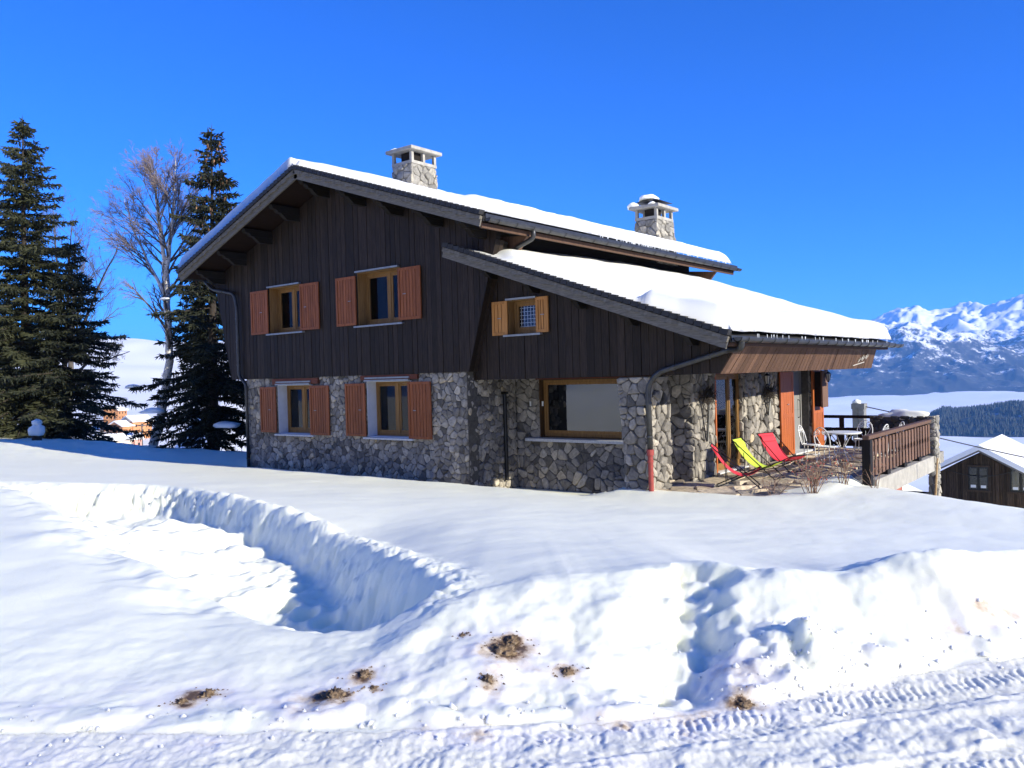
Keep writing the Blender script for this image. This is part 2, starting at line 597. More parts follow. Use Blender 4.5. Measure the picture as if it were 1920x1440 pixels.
EYE = Vector((0, 0, 0))
STONES = []        # (apparent size, verts, faces, material, parent)
def stone_panel(parent, region, org, ux, uy, nrm, holes=(), cell=0.3, seed=1, gap=0.009, h=0.03, mat='stone', squash=1.25, boost=1.0):
    rnd = random.Random(seed)
    org, ux, uy, nrm = Vector(org), Vector(ux), Vector(uy), Vector(nrm)
    for poly in voronoi(region, holes, cell, rnd, squash):
        vs, fs = stone_geo(poly, org, ux, uy, nrm, gap, h * rnd.uniform(0.35, 1.7), rnd)
        c = vs[-1]
        d = (EYE - c)
        cosv = d.normalized().dot(nrm)
        size = abs(area2(poly)) * max(cosv, 0.0) / d.length_squared
        STONES.append((size * boost, vs, fs, mat, parent))

def flush_stones(chalet_root):
    """the 300 stones that show largest are objects; the others are joined, one part per wall"""
    STONES.sort(key=lambda s: -s[0])
    rest = {}
    for i, (sz, vs, fs, mat, parent) in enumerate(STONES):
        if i < 300 and sz > 0:
            MB().add(vs, fs).build('stone', mat, parent)
        else:
            rest.setdefault(mat, MB()).add(vs, fs)
    for k, (mat, mb) in enumerate(rest.items()):
        tag(mb.build('small_stones', mat, chalet_root), kind='stuff')

# ------------------------------------------------------------------ helpers: noise on arrays
_perm = np.random.RandomState(3).permutation(512)
def _h(ix, iy, seed):
    return _perm[(_perm[(ix + seed * 17) & 511] + iy) & 511]
_ga = np.linspace(0, 2 * np.pi, 512, endpoint=False)
_gx, _gy = np.cos(_ga), np.sin(_ga)
def perlin(x, y, seed=0):
    ix, iy = np.floor(x).astype(np.int64), np.floor(y).astype(np.int64)
    fx, fy = x - ix, y - iy
    u = fx * fx * fx * (fx * (fx * 6 - 15) + 10)
    v = fy * fy * fy * (fy * (fy * 6 - 15) + 10)
    def g(dx, dy):
        h = _h(ix + dx, iy + dy, seed)
        return _gx[h] * (fx - dx) + _gy[h] * (fy - dy)
    a = g(0, 0) * (1 - u) + g(1, 0) * u
    b = g(0, 1) * (1 - u) + g(1, 1) * u
    return (a * (1 - v) + b * v) * 1.5
def fbm(x, y, oct=4, seed=0, gain=0.5):
    s, a, t = 0.0, 1.0, 0.0
    for o in range(oct):
        s = s + a * perlin(x * 2 ** o, y * 2 ** o, seed + o * 7)
        t += a
        a *= gain
    return s / t
def billow(x, y, oct=3, seed=0):
    s, a, t = 0.0, 1.0, 0.0
    for o in range(oct):
        s = s + a * np.abs(perlin(x * 2 ** o, y * 2 ** o, seed + o * 7))
        t += a
        a *= 0.5
    return s / t
def ridged(x, y, oct=5, seed=0):
    s, a, t = 0.0, 1.0, 0.0
    for o in range(oct):
        n = 1 - np.abs(perlin(x * 2 ** o, y * 2 ** o, seed + o * 7))
        s = s + a * n * n
        t += a
        a *= 0.5
    return s / t
def sst(a, b, x):
    t = np.clip((x - a) / (b - a), 0, 1)
    return t * t * (3 - 2 * t)
def softmax0(x, k):
    return np.where(x > 8 * k, x, k * np.log1p(np.exp(np.clip(x / k, -40, 8))))

# ================================================================== TERRAIN
F0, F1 = -0.62414, 0.78131          # camera heading on the ground
R0, R1 = 0.78131, 0.62414

def yard_edge(x):
    return np.interp(x, [-60, -45, -30, -24.5, -22.5, -9, -7, -5.6, -4.6, -3, -1.9, 1, 6, 20], [17.5, 17.3, 17.0, 17.5, 27, 27, 22, 18.5, 17.7, 16.75, 16.2, 15.2, 14, 12])

def base_z(x, y):
    t = np.clip((y - 3.5) / 10.0, -1.0, 1.0)
    z = -1.42 - np.where(t > 0, t, 0.0)
    z = z + 0.36 * sst(-23, -37, x) * sst(2, 12, y) * sst(18.5, 13.5, y)
    e = y - yard_edge(x)
    left = sst(-10, -24, x)
    drop = softmax0(e, 0.5)
    zl = -2.0 - 0.30 * drop
    z = z - (0.24 * (1 - left) + 0.30 * left) * drop
    # hillside behind the photographer
    d = x * F0 + y * F1
    z = z + 0.10 * softmax0(-d - 9, 2.0)
    z = z - 0.35 * softmax0(x - 14 + 0 * y, 2.0) * sst(-6, 6, y)
    return z

def far_z(x, y):
    """valley floor, ski hill and village slope beyond the yard"""
    r = np.hypot(x, y)
    az = np.degrees(np.arctan2(x * R0 + y * R1, x * F0 + y * F1))
    near = base_z(x, y)
    lf = sst(8, -8, az) * sst(-150, -120, az)               # the side with the ski hill
    bk = np.maximum(sst(70, 100, np.abs(az)), 0)
    zl = np.interp(r, [0, 60, 140, 250, 420, 560, 700, 1100, 1700, 2300, 3200], [-3, -10, -20, -26, -29, -25, -19, 8, 78, 100, 108])
    zl = zl + fbm(x / 500, y / 500, 4, 5) * 26 * sst(500, 1500, r) + fbm(x / 90, y / 90, 3, 9) * 2.0 * sst(80, 300, r)
    zl = zl + 19 * sst(-25.2, -19.5, az) * np.exp(-((r - 190) / 60) ** 2)
    zr = -8 - 0.42 * np.maximum(r - 60, 0)
    zr = np.maximum(zr, -260)
    zb = fbm(x / 15, y / 15, 4, 33) * 4.5 * sst(25, 70, r) + np.interp(r, [0, 12, 40, 90, 200, 400, 700, 1200, 3200], [-1.5, -1.5, 2.5, 17, 58, 130, 200, 270, 300]) + fbm(x / 45, y / 45, 5, 31) * 9 * sst(25, 120, r)
    zf = zl * lf + zr * (1 - lf)
    zf = zf * (1 - bk) + zb * bk
    k = sst(48, 110, r)
    k = np.maximum(k, bk * sst(20, 60, r))
    return near * (1 - k) + zf * k

TD = [5.0, 5.5, 6, 7, 8, 9, 10, 11.5, 13, 14.5, 16]
TR = [-0.66, -0.60, -0.60, -0.98, -1.38, -1.84, -2.40, -3.4, -4.6, -5.8, -7.0]
TL = [-1.15, -1.5, -2.0, -2.95, -3.8, -4.6, -5.35, -6.6, -7.9, -9.2, -10.5]
FOOT = [(-2.7, 8.86), (-2.25, 7.98), (-1.75, 7.41), (-1.49, 6.78), (-1.2, 6.4), (-2.9, 9.5), (-2.0, 7.7), (-3.2, 10.0),
        (1.22, 5.45), (1.26, 5.12), (1.25, 4.90), (1.02, 4.62), (0.86, 4.35), (1.05, 5.2), (0.95, 4.9), (0.75, 4.25)]
MOUND = [(-4.9, 10.6, .45, .30), (-4.0, 9.4, .42, .26), (-3.7, 8.3, .38, .18), (-3.6, 10.6, .35, .12), (-4.6, 9.6, .3, .14), (-3.1, 8.9, .3, .10), (-5.6, 11.6, .5, .2), (-3.0, 7.6, .35, .12), (-4.5, 8.9, .3, .2), (-5.3, 10.0, .32, .22), (-3.5, 9.4, .28, .16), (-4.2, 11.3, .35, .18), (-6.3, 12.2, .4, .2), (-2.5, 8.2, .25, .12), (-5.0, 12.2, .3, .15)]
DIRT = [(-1.69, 4.36, .10, .75), (-1.75, 4.26, .05, .9), (-0.96, 4.22, .085, 1.3), (-0.85, 4.49, .08, .9), (-0.76, 4.29, .035, .9), (-0.09, 4.6, .12, 1.25),
        (-0.02, 4.72, .06, .8), (-0.15, 4.25, .07, .8), (0.25, 4.37, .07, .8), (1.10, 4.05, .07, .8), (0.9, 3.95, .07, .28), (0.76, 3.97, .08, .28), (2.56, 4.80, .06, .5),
        (2.92, 4.95, .11, .45), (2.75, 4.9, .09, .3), (-0.44, 3.84, .07, .28), (0.15, 3.75, .06, .28), (0.75, 3.76, .08, .28), (-0.32, 4.83, .04, .5), (0.45, 3.85, .06, .28), (-0.2, 3.8, .08, .28)]

def road_edge(r):
    e = np.interp(r, [-60, -6, -2.5, -0.7, 0.31, 0.84, 1.44, 2.06, 2.85, 6, 12, 60], [3.0, 3.95, 3.97, 3.85, 3.88, 4.0, 4.2, 4.38, 4.62, 5.55, 7.3, 22])
    return e + 0.05 * perlin(r * 2.3, r * 0 + 3.3, 5) + 0.025 * perlin(r * 7.1, r * 0 + 8.3, 6)

def near_z(x, y):
    r = x * R0 + y * R1
    d = x * F0 + y * F1
    zb = base_z(x, y)
    zb = zb - 0.20 * sst(-0.6, -1.9, r) * sst(13, 8, d)
    zb = zb + 0.26 * sst(-1.8, -6.5, r) * sst(11, 7, d)
    E = road_edge(r)
    t = d - E
    dist = np.hypot(x, y)
    fine = sst(40, 8, dist)
    # plough bank beside the road
    zc = np.interp(r, [-8, -3, -1.3, -.9, -.25, .35, .9, 1.3, 1.6, 2.2, 3, 6], [-1.52, -1.60, -1.64, -1.60, -1.44, -1.36, -1.35, -1.34, -1.34, -1.31, -1.28, -1.24])
    zc = zc + 0.035 * perlin(r * 1.1, r * 0 + 1.7, 21) + 0.06 * np.exp(-((r - 2.75) / 0.28) ** 2) - 0.02 * np.exp(-((r - 2.2) / .2) ** 2)
    tc = np.interp(r, [-8, -3, -1.3, -.6, -.3, .3, 1.0, 1.4, 1.8, 3, 6], [1.9, 1.5, 1.2, 1.2, 1.6, 1.8, 1.7, 1.5, 1.1, .75, .7])
    tt = np.clip(t / tc, 0, 1)
    face = -1.655 + (zc + 1.655) * (0.35 * tt + 0.65 * (tt * tt * (3 - 2 * tt)))
    L = np.interp(r, [-3, 0, 1.4, 2, 4], [2.5, 1.8, 1.3, 1.0, 1.0])
    w = np.exp(-np.clip(t - tc, 0, 50) / L)
    z = np.where(t < tc, face, zb + (zc - zb) * w * (1 - 0.0))
    z = np.where(t >= tc, np.where(zc > zb, zb + (zc - zb) * w, zb + (zc - zb) * w), z)
    # ploughed parking bay
    rag = 0.05 * fbm(d * 2.2, r * 2.2, 3, 40, 0.5) + 0.012 * perlin(d * 9, r * 9, 44)
    rR = np.interp(d, TD, TR) + rag + 0.06 * perlin(d * 1.3, d * 0 + .5, 12)
    rL = np.interp(d, TD, TL) + 0.24 * perlin(d * .55, d * 0 + 4.5, 13) + 0.12 * perlin(d * 1.5, r * 1.2, 19) + rag
    wR = np.interp(d, [5, 7, 10, 14], [0.50, 0.55, 0.50, 0.6])
    dF = 5.25 + 0.16 * perlin(r * 1.7, r * 0 + .2, 15) + 0.10 * perlin(r * 4.5, d * 2, 18)
    dB = 15.0 + 0.3 * perlin(r * .8, r * 0 + 7.7, 16) + rag * 2
    def smin(a, b, k):
        h = np.clip(0.5 + 0.5 * (b - a) / k, 0, 1)
        return b * (1 - h) + a * h - k * h * (1 - h)
    g1 = np.clip((rR - r) / wR, -3, 3)
    g2 = np.clip((r - rL) / np.interp(d, [5, 8, 14], [0.8, 1.0, 1.3]), -3, 3)
    g3 = np.clip((d - dF) / 0.80, -3, 3)
    g4 = np.clip((dB - d) / 1.1, -3, 3)
    m = smin(smin(g1, g3, 0.8), smin(g2, g4, 0.8), 0.6)
    m = sst(0, 1, m + 0.12)
    zf = np.interp(d, [5, 6.2, 7.5, 9, 13, 16], [-1.95, -2.15, -2.20, -2.20, -2.27, -2.36])
    fl = 0
    for (a, b, s, h) in MOUND:
        q = (r - a) * 0.8 + (d - b) * 0.6
        p = -(r - a) * 0.6 + (d - b) * 0.8
        fl = fl + 1.15 * h * np.exp(-(q / (s * 1.6)) ** 2 - (p / (s * 0.62)) ** 2)
    fl = fl + 0.07 * fbm(r * 1.6, d * 1.6, 4, 61) * 1.5 + 0.05 * (billow(r * 2.6, d * 2.6, 3, 63) - .3) + 0.035 * fbm(r * 4.5, d * 4.5, 2, 64)
    zf = zf + fl
    z = z * (1 - m) + np.minimum(zf, z) * m
    wall = m * (1 - m) * 4
    z = z + wall * (1 + 1.6 * sst(11, 14, d)) * (0.11 * (billow(r * 2.4, d * 2.4, 3, 70) - 0.25) + 0.06 * fbm(r * 6, d * 6, 3, 73) + 0.035 * (ridged(r * 9, d * 9, 2, 74) - .6))
    lip = np.exp(-((r - rR - 0.14) / 0.16) ** 2) * sst(5.0, 5.6, d) * sst(15.5, 13, d)
    z = z + lip * (0.06 * perlin(d * 2.4, r * 2.4, 76) + 0.05 * billow(d * 8, r * 8, 2, 77) + 0.02)
    crestL = np.exp(-((r - rL + 0.15) / 0.5) ** 2) * sst(5.2, 6.0, d) * sst(15, 13, d)
    z = z + crestL * (0.10 * perlin(r * .9, d * .9, 78) + 0.05 * fbm(r * 2.4, d * 2.4, 3, 79))
    # dug notch in the bank
    ax, ay, bx, by = 0.66, 4.10, 1.10, 5.50
    k = np.clip(((r - ax) * (bx - ax) + (d - ay) * (by - ay)) / ((bx - ax) ** 2 + (by - ay) ** 2), 0, 1)
    px, py = r - (ax + k * (bx - ax)), d - (ay + k * (by - ay))
    dd = np.hypot(px, py) + 0.09 * fbm(r * 3, d * 3, 3, 80)
    right = px > 0
    nm = sst(0, 1, ((0.40 - dd) / np.where(right, 0.24, 0.55)))
    z = z - nm * (0.12 + 0.04 * billow(r * 5, d * 5, 2, 83)) * sst(3.9, 4.35, d)
    for (a, b) in FOOT:
        q = np.hypot((r - a) * 1.3, (d - b) * 0.85)
        sc = 0.12 if b > 6 else 0.075
        dep = 0.09 if b > 6 else 0.035
        z = z - dep * np.exp(-(q / sc) ** 4) + dep * 0.25 * np.exp(-((q - sc * 1.6) / (sc * .5)) ** 2)
    # lumpy spoil along the verge
    vg = sst(-0.05, 0.12, t) * sst(0.75, 0.15, t)
    lump = np.maximum(billow(r * 2.7, d * 2.7, 2, 90) - 0.16, 0)
    lump2 = np.maximum(billow(r * 9, d * 9, 2, 94) - 0.2, 0)
    amp = np.interp(r, [-5, -2, -.5, .2, .9, 1.2, 1.7, 2.1, 3.5], [.03, .05, .09, .10, .09, .17, .17, .05, .05])
    z = z + vg * fine * (amp * 0.85 * lump + amp * 0.22 * lump2)
    pile = np.exp(-((r - 1.50) / .32) ** 2 - ((d - 4.55) / .28) ** 2)
    z = z + pile * (0.09 + 0.17 * np.maximum(billow(r * 3, d * 3, 3, 97) - .12, 0)) * (1 - nm)
    z = z + 0.03 * sst(0.0, 0.05, t) * sst(0.35, 0.1, t) * (0.5 + perlin(r * 3, d * 3, 99))
    fc = sst(0.2, 0.6, t) * sst(2.2, 1.2, t) * (1 - m)
    z = z + fc * fine * (0.05 * fbm(r * 1.4, d * 1.4, 3, 100) * sst(-1.2, -.2, r) + (0.010 + 0.014 * sst(-1.6, -.4, r)) * fbm(r * 2.6, d * 2.6, 4, 101) * 1.6 + (0.003 + 0.004 * sst(-1.6, -.4, r)) * fbm(r * 9, d * 9, 3, 102) + .004 * billow(r * 9, d * 9, 2, 103) * sst(1.2, .6, t))
    # smooth drifts
    z = z + sst(0.5, 2, t) * (0.035 * fbm(x * 0.45, y * 0.45, 3, 110) + 0.008 * fbm(x * 2.2, y * 1.1, 3, 114))
    tracks = sst(-24, -30, x) * sst(7, 10, y)
    z = z + tracks * 0.07 * fbm(x * .9, y * 1.8, 3, 117)
    # road surface with tyre treads
    q = d - (3.62 + 0.27 * r)
    s = (r + 0.27 * q) * 1.0
    rough = 0.016 * fbm(r * 5, d * 5, 4, 120) + 0.014 * billow(r * 14, d * 14, 2, 124)
    tr = 0
    brk = sst(-0.35, 0.35, perlin(r * 2.6, d * 2.6, 7) + .4 * perlin(r * 8, d * 8, 11) + .42)
    for (c, hw, k_) in ((0.0, 0.21, 1.0), (0.42, 0.10, .5), (-0.78, 0.15, .8)):
        v_ = (q - c) / hw
        b = sst(1.0, 0.82, np.abs(v_))
        lane = np.floor((v_ + 1) * 1.5)
        sl = np.where(lane % 2 == 0, 1.0, -1.0)
        wv = np.sin(2 * np.pi * (s / 0.047 + sl * v_ * 1.6 + lane * .33 + .25 * perlin(r * 6, d * 6, 8)))
        tr = tr + k_ * b * brk * (0.0038 * np.clip(wv * 1.5 + .8 * perlin(r * 14, d * 14, 10), -1, 1) - 0.008)
        tr = tr + k_ * (0.012 * (0.4 + np.maximum(perlin(r * 5, d * 5, 9) + .3, 0))) * np.exp(-((np.abs(v_) - 1.08) * hw / 0.02) ** 2)
    zr = -1.66 + rough + tr * sst(-1.2, 0.5, r) + 0.07 * np.maximum(billow(r * 2.6, d * 2.6, 3, 127) - 0.22, 0) * sst(-0.3, -0.6, q)
    for (c_, w_, a_) in ((-0.30, .05, .016), (0.29, .04, .012), (-0.52, .06, .014), (-1.05, .07, .016)):
        zr = zr + a_ * np.exp(-((q - c_ - .03 * perlin(r * 1.3, r * 0 + c_, 133)) / w_) ** 2) * (.6 + perlin(r * 5, d * 5, 134))
    zr = zr + 0.09 * softmax0(-d - 9, 2.0)
    kr = sst(0.02, -0.06, t)
    z = z * (1 - kr) + zr * kr
    # stay below the terrace, the house and what lies behind it
    k = sst(-9.6, -9.2, x) * sst(-5.0, -5.35, x + .25 * sst(18.0, 18.8, y))
    snow_on = -2.515 + 0.125 * sst(0, 1.2, (x + 6.55) + 0.32 * (y - 16.0) * sst(19, 15, y) * 0 + 0.25 * perlin(x * 1.2, y * 1.2, 130)) + 0.02 * fbm(x * 3, y * 3, 3, 131)
    snow_on = np.where(y > 19.6, -2.62, snow_on)
    kt = k * sst(14.95, 15.5, y) * sst(26.5, 25.7, y)
    z = z * (1 - kt) + snow_on * kt
    kh = sst(-22.3, -22.0, x) * sst(-9.1, -9.4, x) * sst(14.62, 14.75, y) * sst(25.7, 25.4, y)
    z = np.where(kh > 0, np.minimum(z, -2.85), z)
    sc_ = sst(-23.2, -22.4, x) * sst(-8.7, -10.6, x) * sst(15.2, 14.4, y)
    z = z - 0.30 * sc_ * sst(13.55, 13.9, y) + 0.05 * sc_ * np.exp(-((y - 13.35) / .35) ** 2)
    # hollow under the terrace slab
    ku = sst(-7.5, -6.9, x) * sst(-3.6, -4.5, x) * sst(18.7, 20.0, y)
    z = z - 1.3 * ku
    return z

def dirt_of(x, y):
    r = x * R0 + y * R1
    d = x * F0 + y * F1
    t = d - road_edge(r)
    a = 0.0
    wob = 0.06 * fbm(r * 6, d * 6, 3, 140)
    for (p, q, s, k) in DIRT:
        dd = np.hypot(r - p, d - q) + wob
        a = a + 0.75 * k * np.exp(-(dd / s) ** 2) + 0.22 * k * np.exp(-(dd / (s * 2.2)) ** 2)
    verge = sst(-0.25, 0.05, t) * sst(0.95, 0.2, t) * sst(-5, -1.5, r) * sst(3.6, 1.2, r)
    a = a + verge * np.maximum(fbm(r * 2.2, d * 2.2, 4, 144) + 0.12, 0) * 0.5
    road = sst(0.05, -0.1, t)
    a = a + road * np.maximum(fbm(r * 1.8, d * 1.8, 4, 148) + 0.15, 0) * 0.30 * sst(3.0, .5, r) + road * 0.02
    return np.clip(a, 0, 1)

def polar_grid(rad, ang):
    """rad (n), ang (m) in degrees from the camera heading; closed ring"""
    a = np.radians(ang)
    cx, sx = np.cos(a), np.sin(a)
    X = rad[:, None] * (cx * F0 + sx * R0)[None, :]
    Y = rad[:, None] * (cx * F1 + sx * R1)[None, :]
    return X, Y

def grid_faces(n, m, closed):
    i = np.arange(n - 1)[:, None]
    j = np.arange(m if closed else m - 1)[None, :]
    j2 = (j + 1) % m
    a, b, c, d = i * m + j, i * m + j2, (i + 1) * m + j2, (i + 1) * m + j
    return np.stack([a, d, c, b], -1).reshape(-1, 4)

def build_ground():
    p = 0.6
    s = np.linspace(2.3 ** -p, 66 ** -p, 580)
    rad = np.concatenate([[0.35, 0.8, 1.3, 1.8], s ** (-1 / p)])
    ang = np.concatenate([np.linspace(-37, 37, 860, endpoint=False), np.linspace(37, 62, 110, endpoint=False), np.linspace(62, 298, 70, endpoint=False), np.linspace(298, 323, 110, endpoint=False)])
    X, Y = polar_grid(rad, ang)
    Z = near_z(X, Y)
    kf = sst(40, 58, np.hypot(X, Y))
    Z = Z * (1 - kf) + far_z(X, Y) * kf
    n, m = X.shape
    F = grid_faces(n, m, True)
    V = np.stack([X, Y, Z], -1).reshape(-1, 3)
    r = X * R0 + Y * R1
    d = X * F0 + Y * F1
    on_road = (d < road_edge(r)).reshape(-1)
    D = dirt_of(X, Y).reshape(-1)
    fr = on_road[F].all(1)
    for name, sel, mat in (('snow_field', ~fr, 'snow_field'), ('snowy_road', fr, 'snow_road')):
        ff = F[sel]
        used = np.unique(ff)
        mp = np.full(len(V), -1)
        mp[used] = np.arange(len(used))
        o = mesh_np(name, V[used], mp[ff], mat)
        at = o.data.attributes.new('dirt', 'FLOAT', 'POINT')
        at.data.foreach_set('value', D[used].astype(np.float32))
        tag(o, kind='structure')
    # far slopes
    rad = np.concatenate([np.linspace(62, 300, 70), np.geomspace(305, 3200, 90)])
    ang = np.concatenate([np.linspace(-40, 40, 240, endpoint=False), np.linspace(40, 320, 120, endpoint=False)])
    X, Y = polar_grid(rad, ang)
    Z = far_z(X, Y)
    Z[0] -= 0.1
    V = np.stack([X, Y, Z], -1).reshape(-1, 3)
    o = mesh_np('snow_hill', V, grid_faces(len(rad), len(ang), True), 'snow_far')
    tag(o, kind='structure')
build_ground()

# ================================================================== FAR VALLEY: mountains, cloud sea, wooded hill, air
def mountain_mat():
    m, nt, b = mk('snowy rock')
    ge = nd(nt, 'ShaderNodeNewGeometry')
    sep = nd(nt, 'ShaderNodeSeparateXYZ')
    nt.links.new(ge.outputs['Normal'], sep.inputs[0])
    pz = nd(nt, 'ShaderNodeSeparateXYZ')
    nt.links.new(ge.outputs['Position'], pz.inputs[0])
    v = objco(nt, (0.001, 0.001, 0.0022))
    n1 = noise(nt, v, 5.0, 9, 0.68, 0.4)
    n2 = noise(nt, objco(nt, (0.001, 0.001, 0.0009)), 30.0, 9, 0.78)
    hgt = math_(nt, 'ADD', math_(nt, 'MULTIPLY', pz.outputs[2], 0.00115), 0.055)
    k = math_(nt, 'ADD', hgt, math_(nt, 'MULTIPLY', sep.outputs[2], 0.55))
    k = math_(nt, 'ADD', k, math_(nt, 'MULTIPLY', math_(nt, 'SUBTRACT', n1, 0.5), 1.5))
    k = math_(nt, 'ADD', k, math_(nt, 'MULTIPLY', math_(nt, 'SUBTRACT', n2, 0.5), 1.4))
    col = ramp(nt, k, [(0.50, (0.028, 0.030, 0.034)), (0.64, (0.085, 0.082, 0.08)), (0.70, (0.30, 0.30, 0.30)), (0.76, (0.80, 0.79, 0.76)), (0.9, (0.88, 0.87, 0.83))])
    nt.links.new(col, b.inputs['Base Color'])
    b.inputs['Roughness'].default_value = 0.9
    return m
MAT['mountain'] = mountain_mat()

def build_mountains():
    az = np.linspace(6, 62, 620)
    rad = np.concatenate([np.linspace(5600, 9000, 190), np.linspace(9020, 14000, 130)])
    X, Y = polar_grid(rad, az)
    A = np.broadcast_to(az[None, :], X.shape)
    Rr = np.broadcast_to(rad[:, None], X.shape)
    warp = 260 * fbm(X / 2200, Y / 2200, 3, 201)
    hA = np.interp(az, [6, 14, 20, 22.5, 24.2, 25.8, 27.3, 28.4, 30, 32, 36, 44, 62], [-120, 120, 300, 300, 320, 335, 235, 205, 150, 60, 60, 200, 200])
    hB = np.interp(az, [6, 18, 22, 23.8, 25.3, 26.2, 27.4, 28.6, 30.0, 31, 32, 34, 38, 50, 62], [200, 480, 470, 545, 650, 660, 585, 660, 635, 690, 740, 770, 780, 740, 700])
    rn = ridged(X / 1500 + warp / 900, Y / 1500, 6, 210)
    rn2 = ridged(X / 420, Y / 420, 5, 220)
    cA, cB = 7500 + warp, 10800 + warp
    gA = np.where(Rr < cA, sst(5900, 1, 0) * 0 + np.clip((Rr - 5950) / (cA - 5950), 0, 1), np.clip(1 - (Rr - cA) / 2200, 0, 1))
    gB = np.where(Rr < cB, np.clip((Rr - 6600) / (cB - 6600), 0, 1) ** 0.9, np.clip(1 - (Rr - cB) / 3500, 0, 1))
    zA = -235 + (hA + 235) * gA + (rn - 0.62) * 320 * np.sqrt(gA) * (1 - 0.55 * gA) + (rn2 - .6) * 150 * np.sqrt(gA)
    zB = -235 + (hB + 235) * gB + (rn - 0.62) * 420 * np.sqrt(gB) * (1 - 0.75 * gB ** 3) + (rn2 - .6) * 120 * gB
    Z = np.maximum(zA, zB)
    V = np.stack([X, Y, Z], -1).reshape(-1, 3)
    tag(mesh_np('mountain_range', V, grid_faces(len(rad), len(az), False), 'mountain', True), kind='structure')
build_mountains()

MAT['cloud'] = plain('cloud top', (0.80, 0.82, 0.86), 1.0)
MAT['cloud'].node_tree.nodes['Principled BSDF'].inputs['Specular IOR Level'].default_value = 0.0
def build_cloud_sea():
    rad = np.concatenate([np.linspace(520, 3000, 150), np.linspace(3030, 16000, 120)])
    az = np.linspace(-12, 112, 420)
    X, Y = polar_grid(rad, az)
    Rr = np.broadcast_to(rad[:, None], X.shape)
    Z = -208 + 15 * fbm(X / 600, Y / 260, 4, 240) + 46 * fbm(X / 2600, Y / 1300, 3, 245) * sst(2000, 4500, Rr)
    V = np.stack([X, Y, Z], -1).reshape(-1, 3)
    tag(mesh_np('cloud_sea', V, grid_faces(len(rad), len(az), False), 'cloud', True), kind='structure')
build_cloud_sea()

MAT['woods'] = needle_mat('distant woods', (0.018, 0.026, 0.022), (0.05, 0.06, 0.05))
def wood_hill_mat():
    m, nt, b = mk('wooded hill floor')
    n = noise(nt, objco(nt, (0.01, 0.01, 0.01)), 1.1, 5, 0.6)
    nt.links.new(ramp(nt, n, [(0.60, (0.035, 0.042, 0.04)), (0.66, (0.75, 0.77, 0.8))]), b.inputs['Base Color'])
    b.inputs['Roughness'].default_value = 0.9
    return m
MAT['woodfloor'] = wood_hill_mat()
def wood_hill_z(X, Y):
    Rr = np.hypot(X, Y)
    A = np.degrees(np.arctan2(X * R0 + Y * R1, X * F0 + Y * F1))
    crest = np.interp(A, [24.6, 26.0, 26.8, 27.6, 28.5, 29.9, 31, 32, 36, 42, 48, 52], [-300, -196, -172, -150, -156, -146, -136, -132, -112, -130, -190, -300])
    g = np.exp(-((Rr - 2900) / np.where(Rr < 2900, 300, 520)) ** 2)
    return -250 + (crest + 250) * g + 7 * fbm(X / 160, Y / 160, 4, 260) * g
def build_wood_hill():
    rad = np.linspace(2200, 3900, 90)
    az = np.linspace(24.6, 52, 260)
    X, Y = polar_grid(rad, az)
    V = np.stack([X, Y, wood_hill_z(X, Y)], -1).reshape(-1, 3)
    tag(mesh_np('wooded_hill', V, grid_faces(len(rad), len(az), False), 'woodfloor', True), kind='structure')
    n = 13000
    rr = NR.uniform(2500, 3250, n)
    aa = np.radians(NR.uniform(25.5, 40, n))
    X = rr * (np.cos(aa) * F0 + np.sin(aa) * R0)
    Y = rr * (np.cos(aa) * F1 + np.sin(aa) * R1)
    Z = wood_hill_z(X, Y)
    keep = (fbm(X / 90, Y / 90, 3, 270) > -0.16) & (Z > -206)
    X, Y, Z = X[keep], Y[keep], Z[keep]
    n = len(X)
    h = NR.uniform(9, 20, n)
    w = h * NR.uniform(.16, .26, n)
    V = np.zeros((n, 5, 3))
    for k in range(4):
        V[:, k, 0] = X + w * math.cos(k * PI / 2)
        V[:, k, 1] = Y + w * math.sin(k * PI / 2)
        V[:, k, 2] = Z - 2
    V[:, 4, 0], V[:, 4, 1], V[:, 4, 2] = X, Y, Z + h
    b = np.arange(n)[:, None] * 5
    Fq = np.concatenate([b + np.array([[k, (k + 1) % 4, 4]]) for k in range(4)], 0)
    tag(mesh_np('distant_forest', V.reshape(-1, 3), Fq, 'woods', False), 'dark conifer wood covering the low hill above the cloud sea', 'forest', kind='stuff')
build_wood_hill()

def build_haze():
    m = bpy.data.materials.new('air')
    m.use_nodes = True
    nt = m.node_tree
    nt.nodes.clear()
    pv = nd(nt, 'ShaderNodeVolumePrincipled')
    pv.inputs['Color'].default_value = (0.20, 0.50, 1.0, 1)
    pv.inputs['Density'].default_value = 0.000055
    pv.inputs['Anisotropy'].default_value = 0.0
    o = nd(nt, 'ShaderNodeOutputMaterial')
    nt.links.new(pv.outputs[0], o.inputs['Volume'])
    MAT['haze'] = m
    b = MB().box((-17000, -17000, -330), (17000, 17000, 900)).build('haze', 'haze')
    tag(b, 'pale blue mountain air filling the whole valley', 'haze', kind='stuff')
build_haze()

# ================================================================== CHALET
Y0, YL, YR, XS = 14.5, 14.8, 16.38, -8.3      # gable wall, lean-to wall, recessed wall, side wall
YB = 25.4
ch = thing('chalet', 'large two storey alpine chalet of dark boards over grey stone with snowy roofs', 'chalet', (-15, 14.5, -2.5))

def part(name, mb, mat, parent=None, **k):
    return mb.build(name, mat, parent if parent is not None else ch, **k)

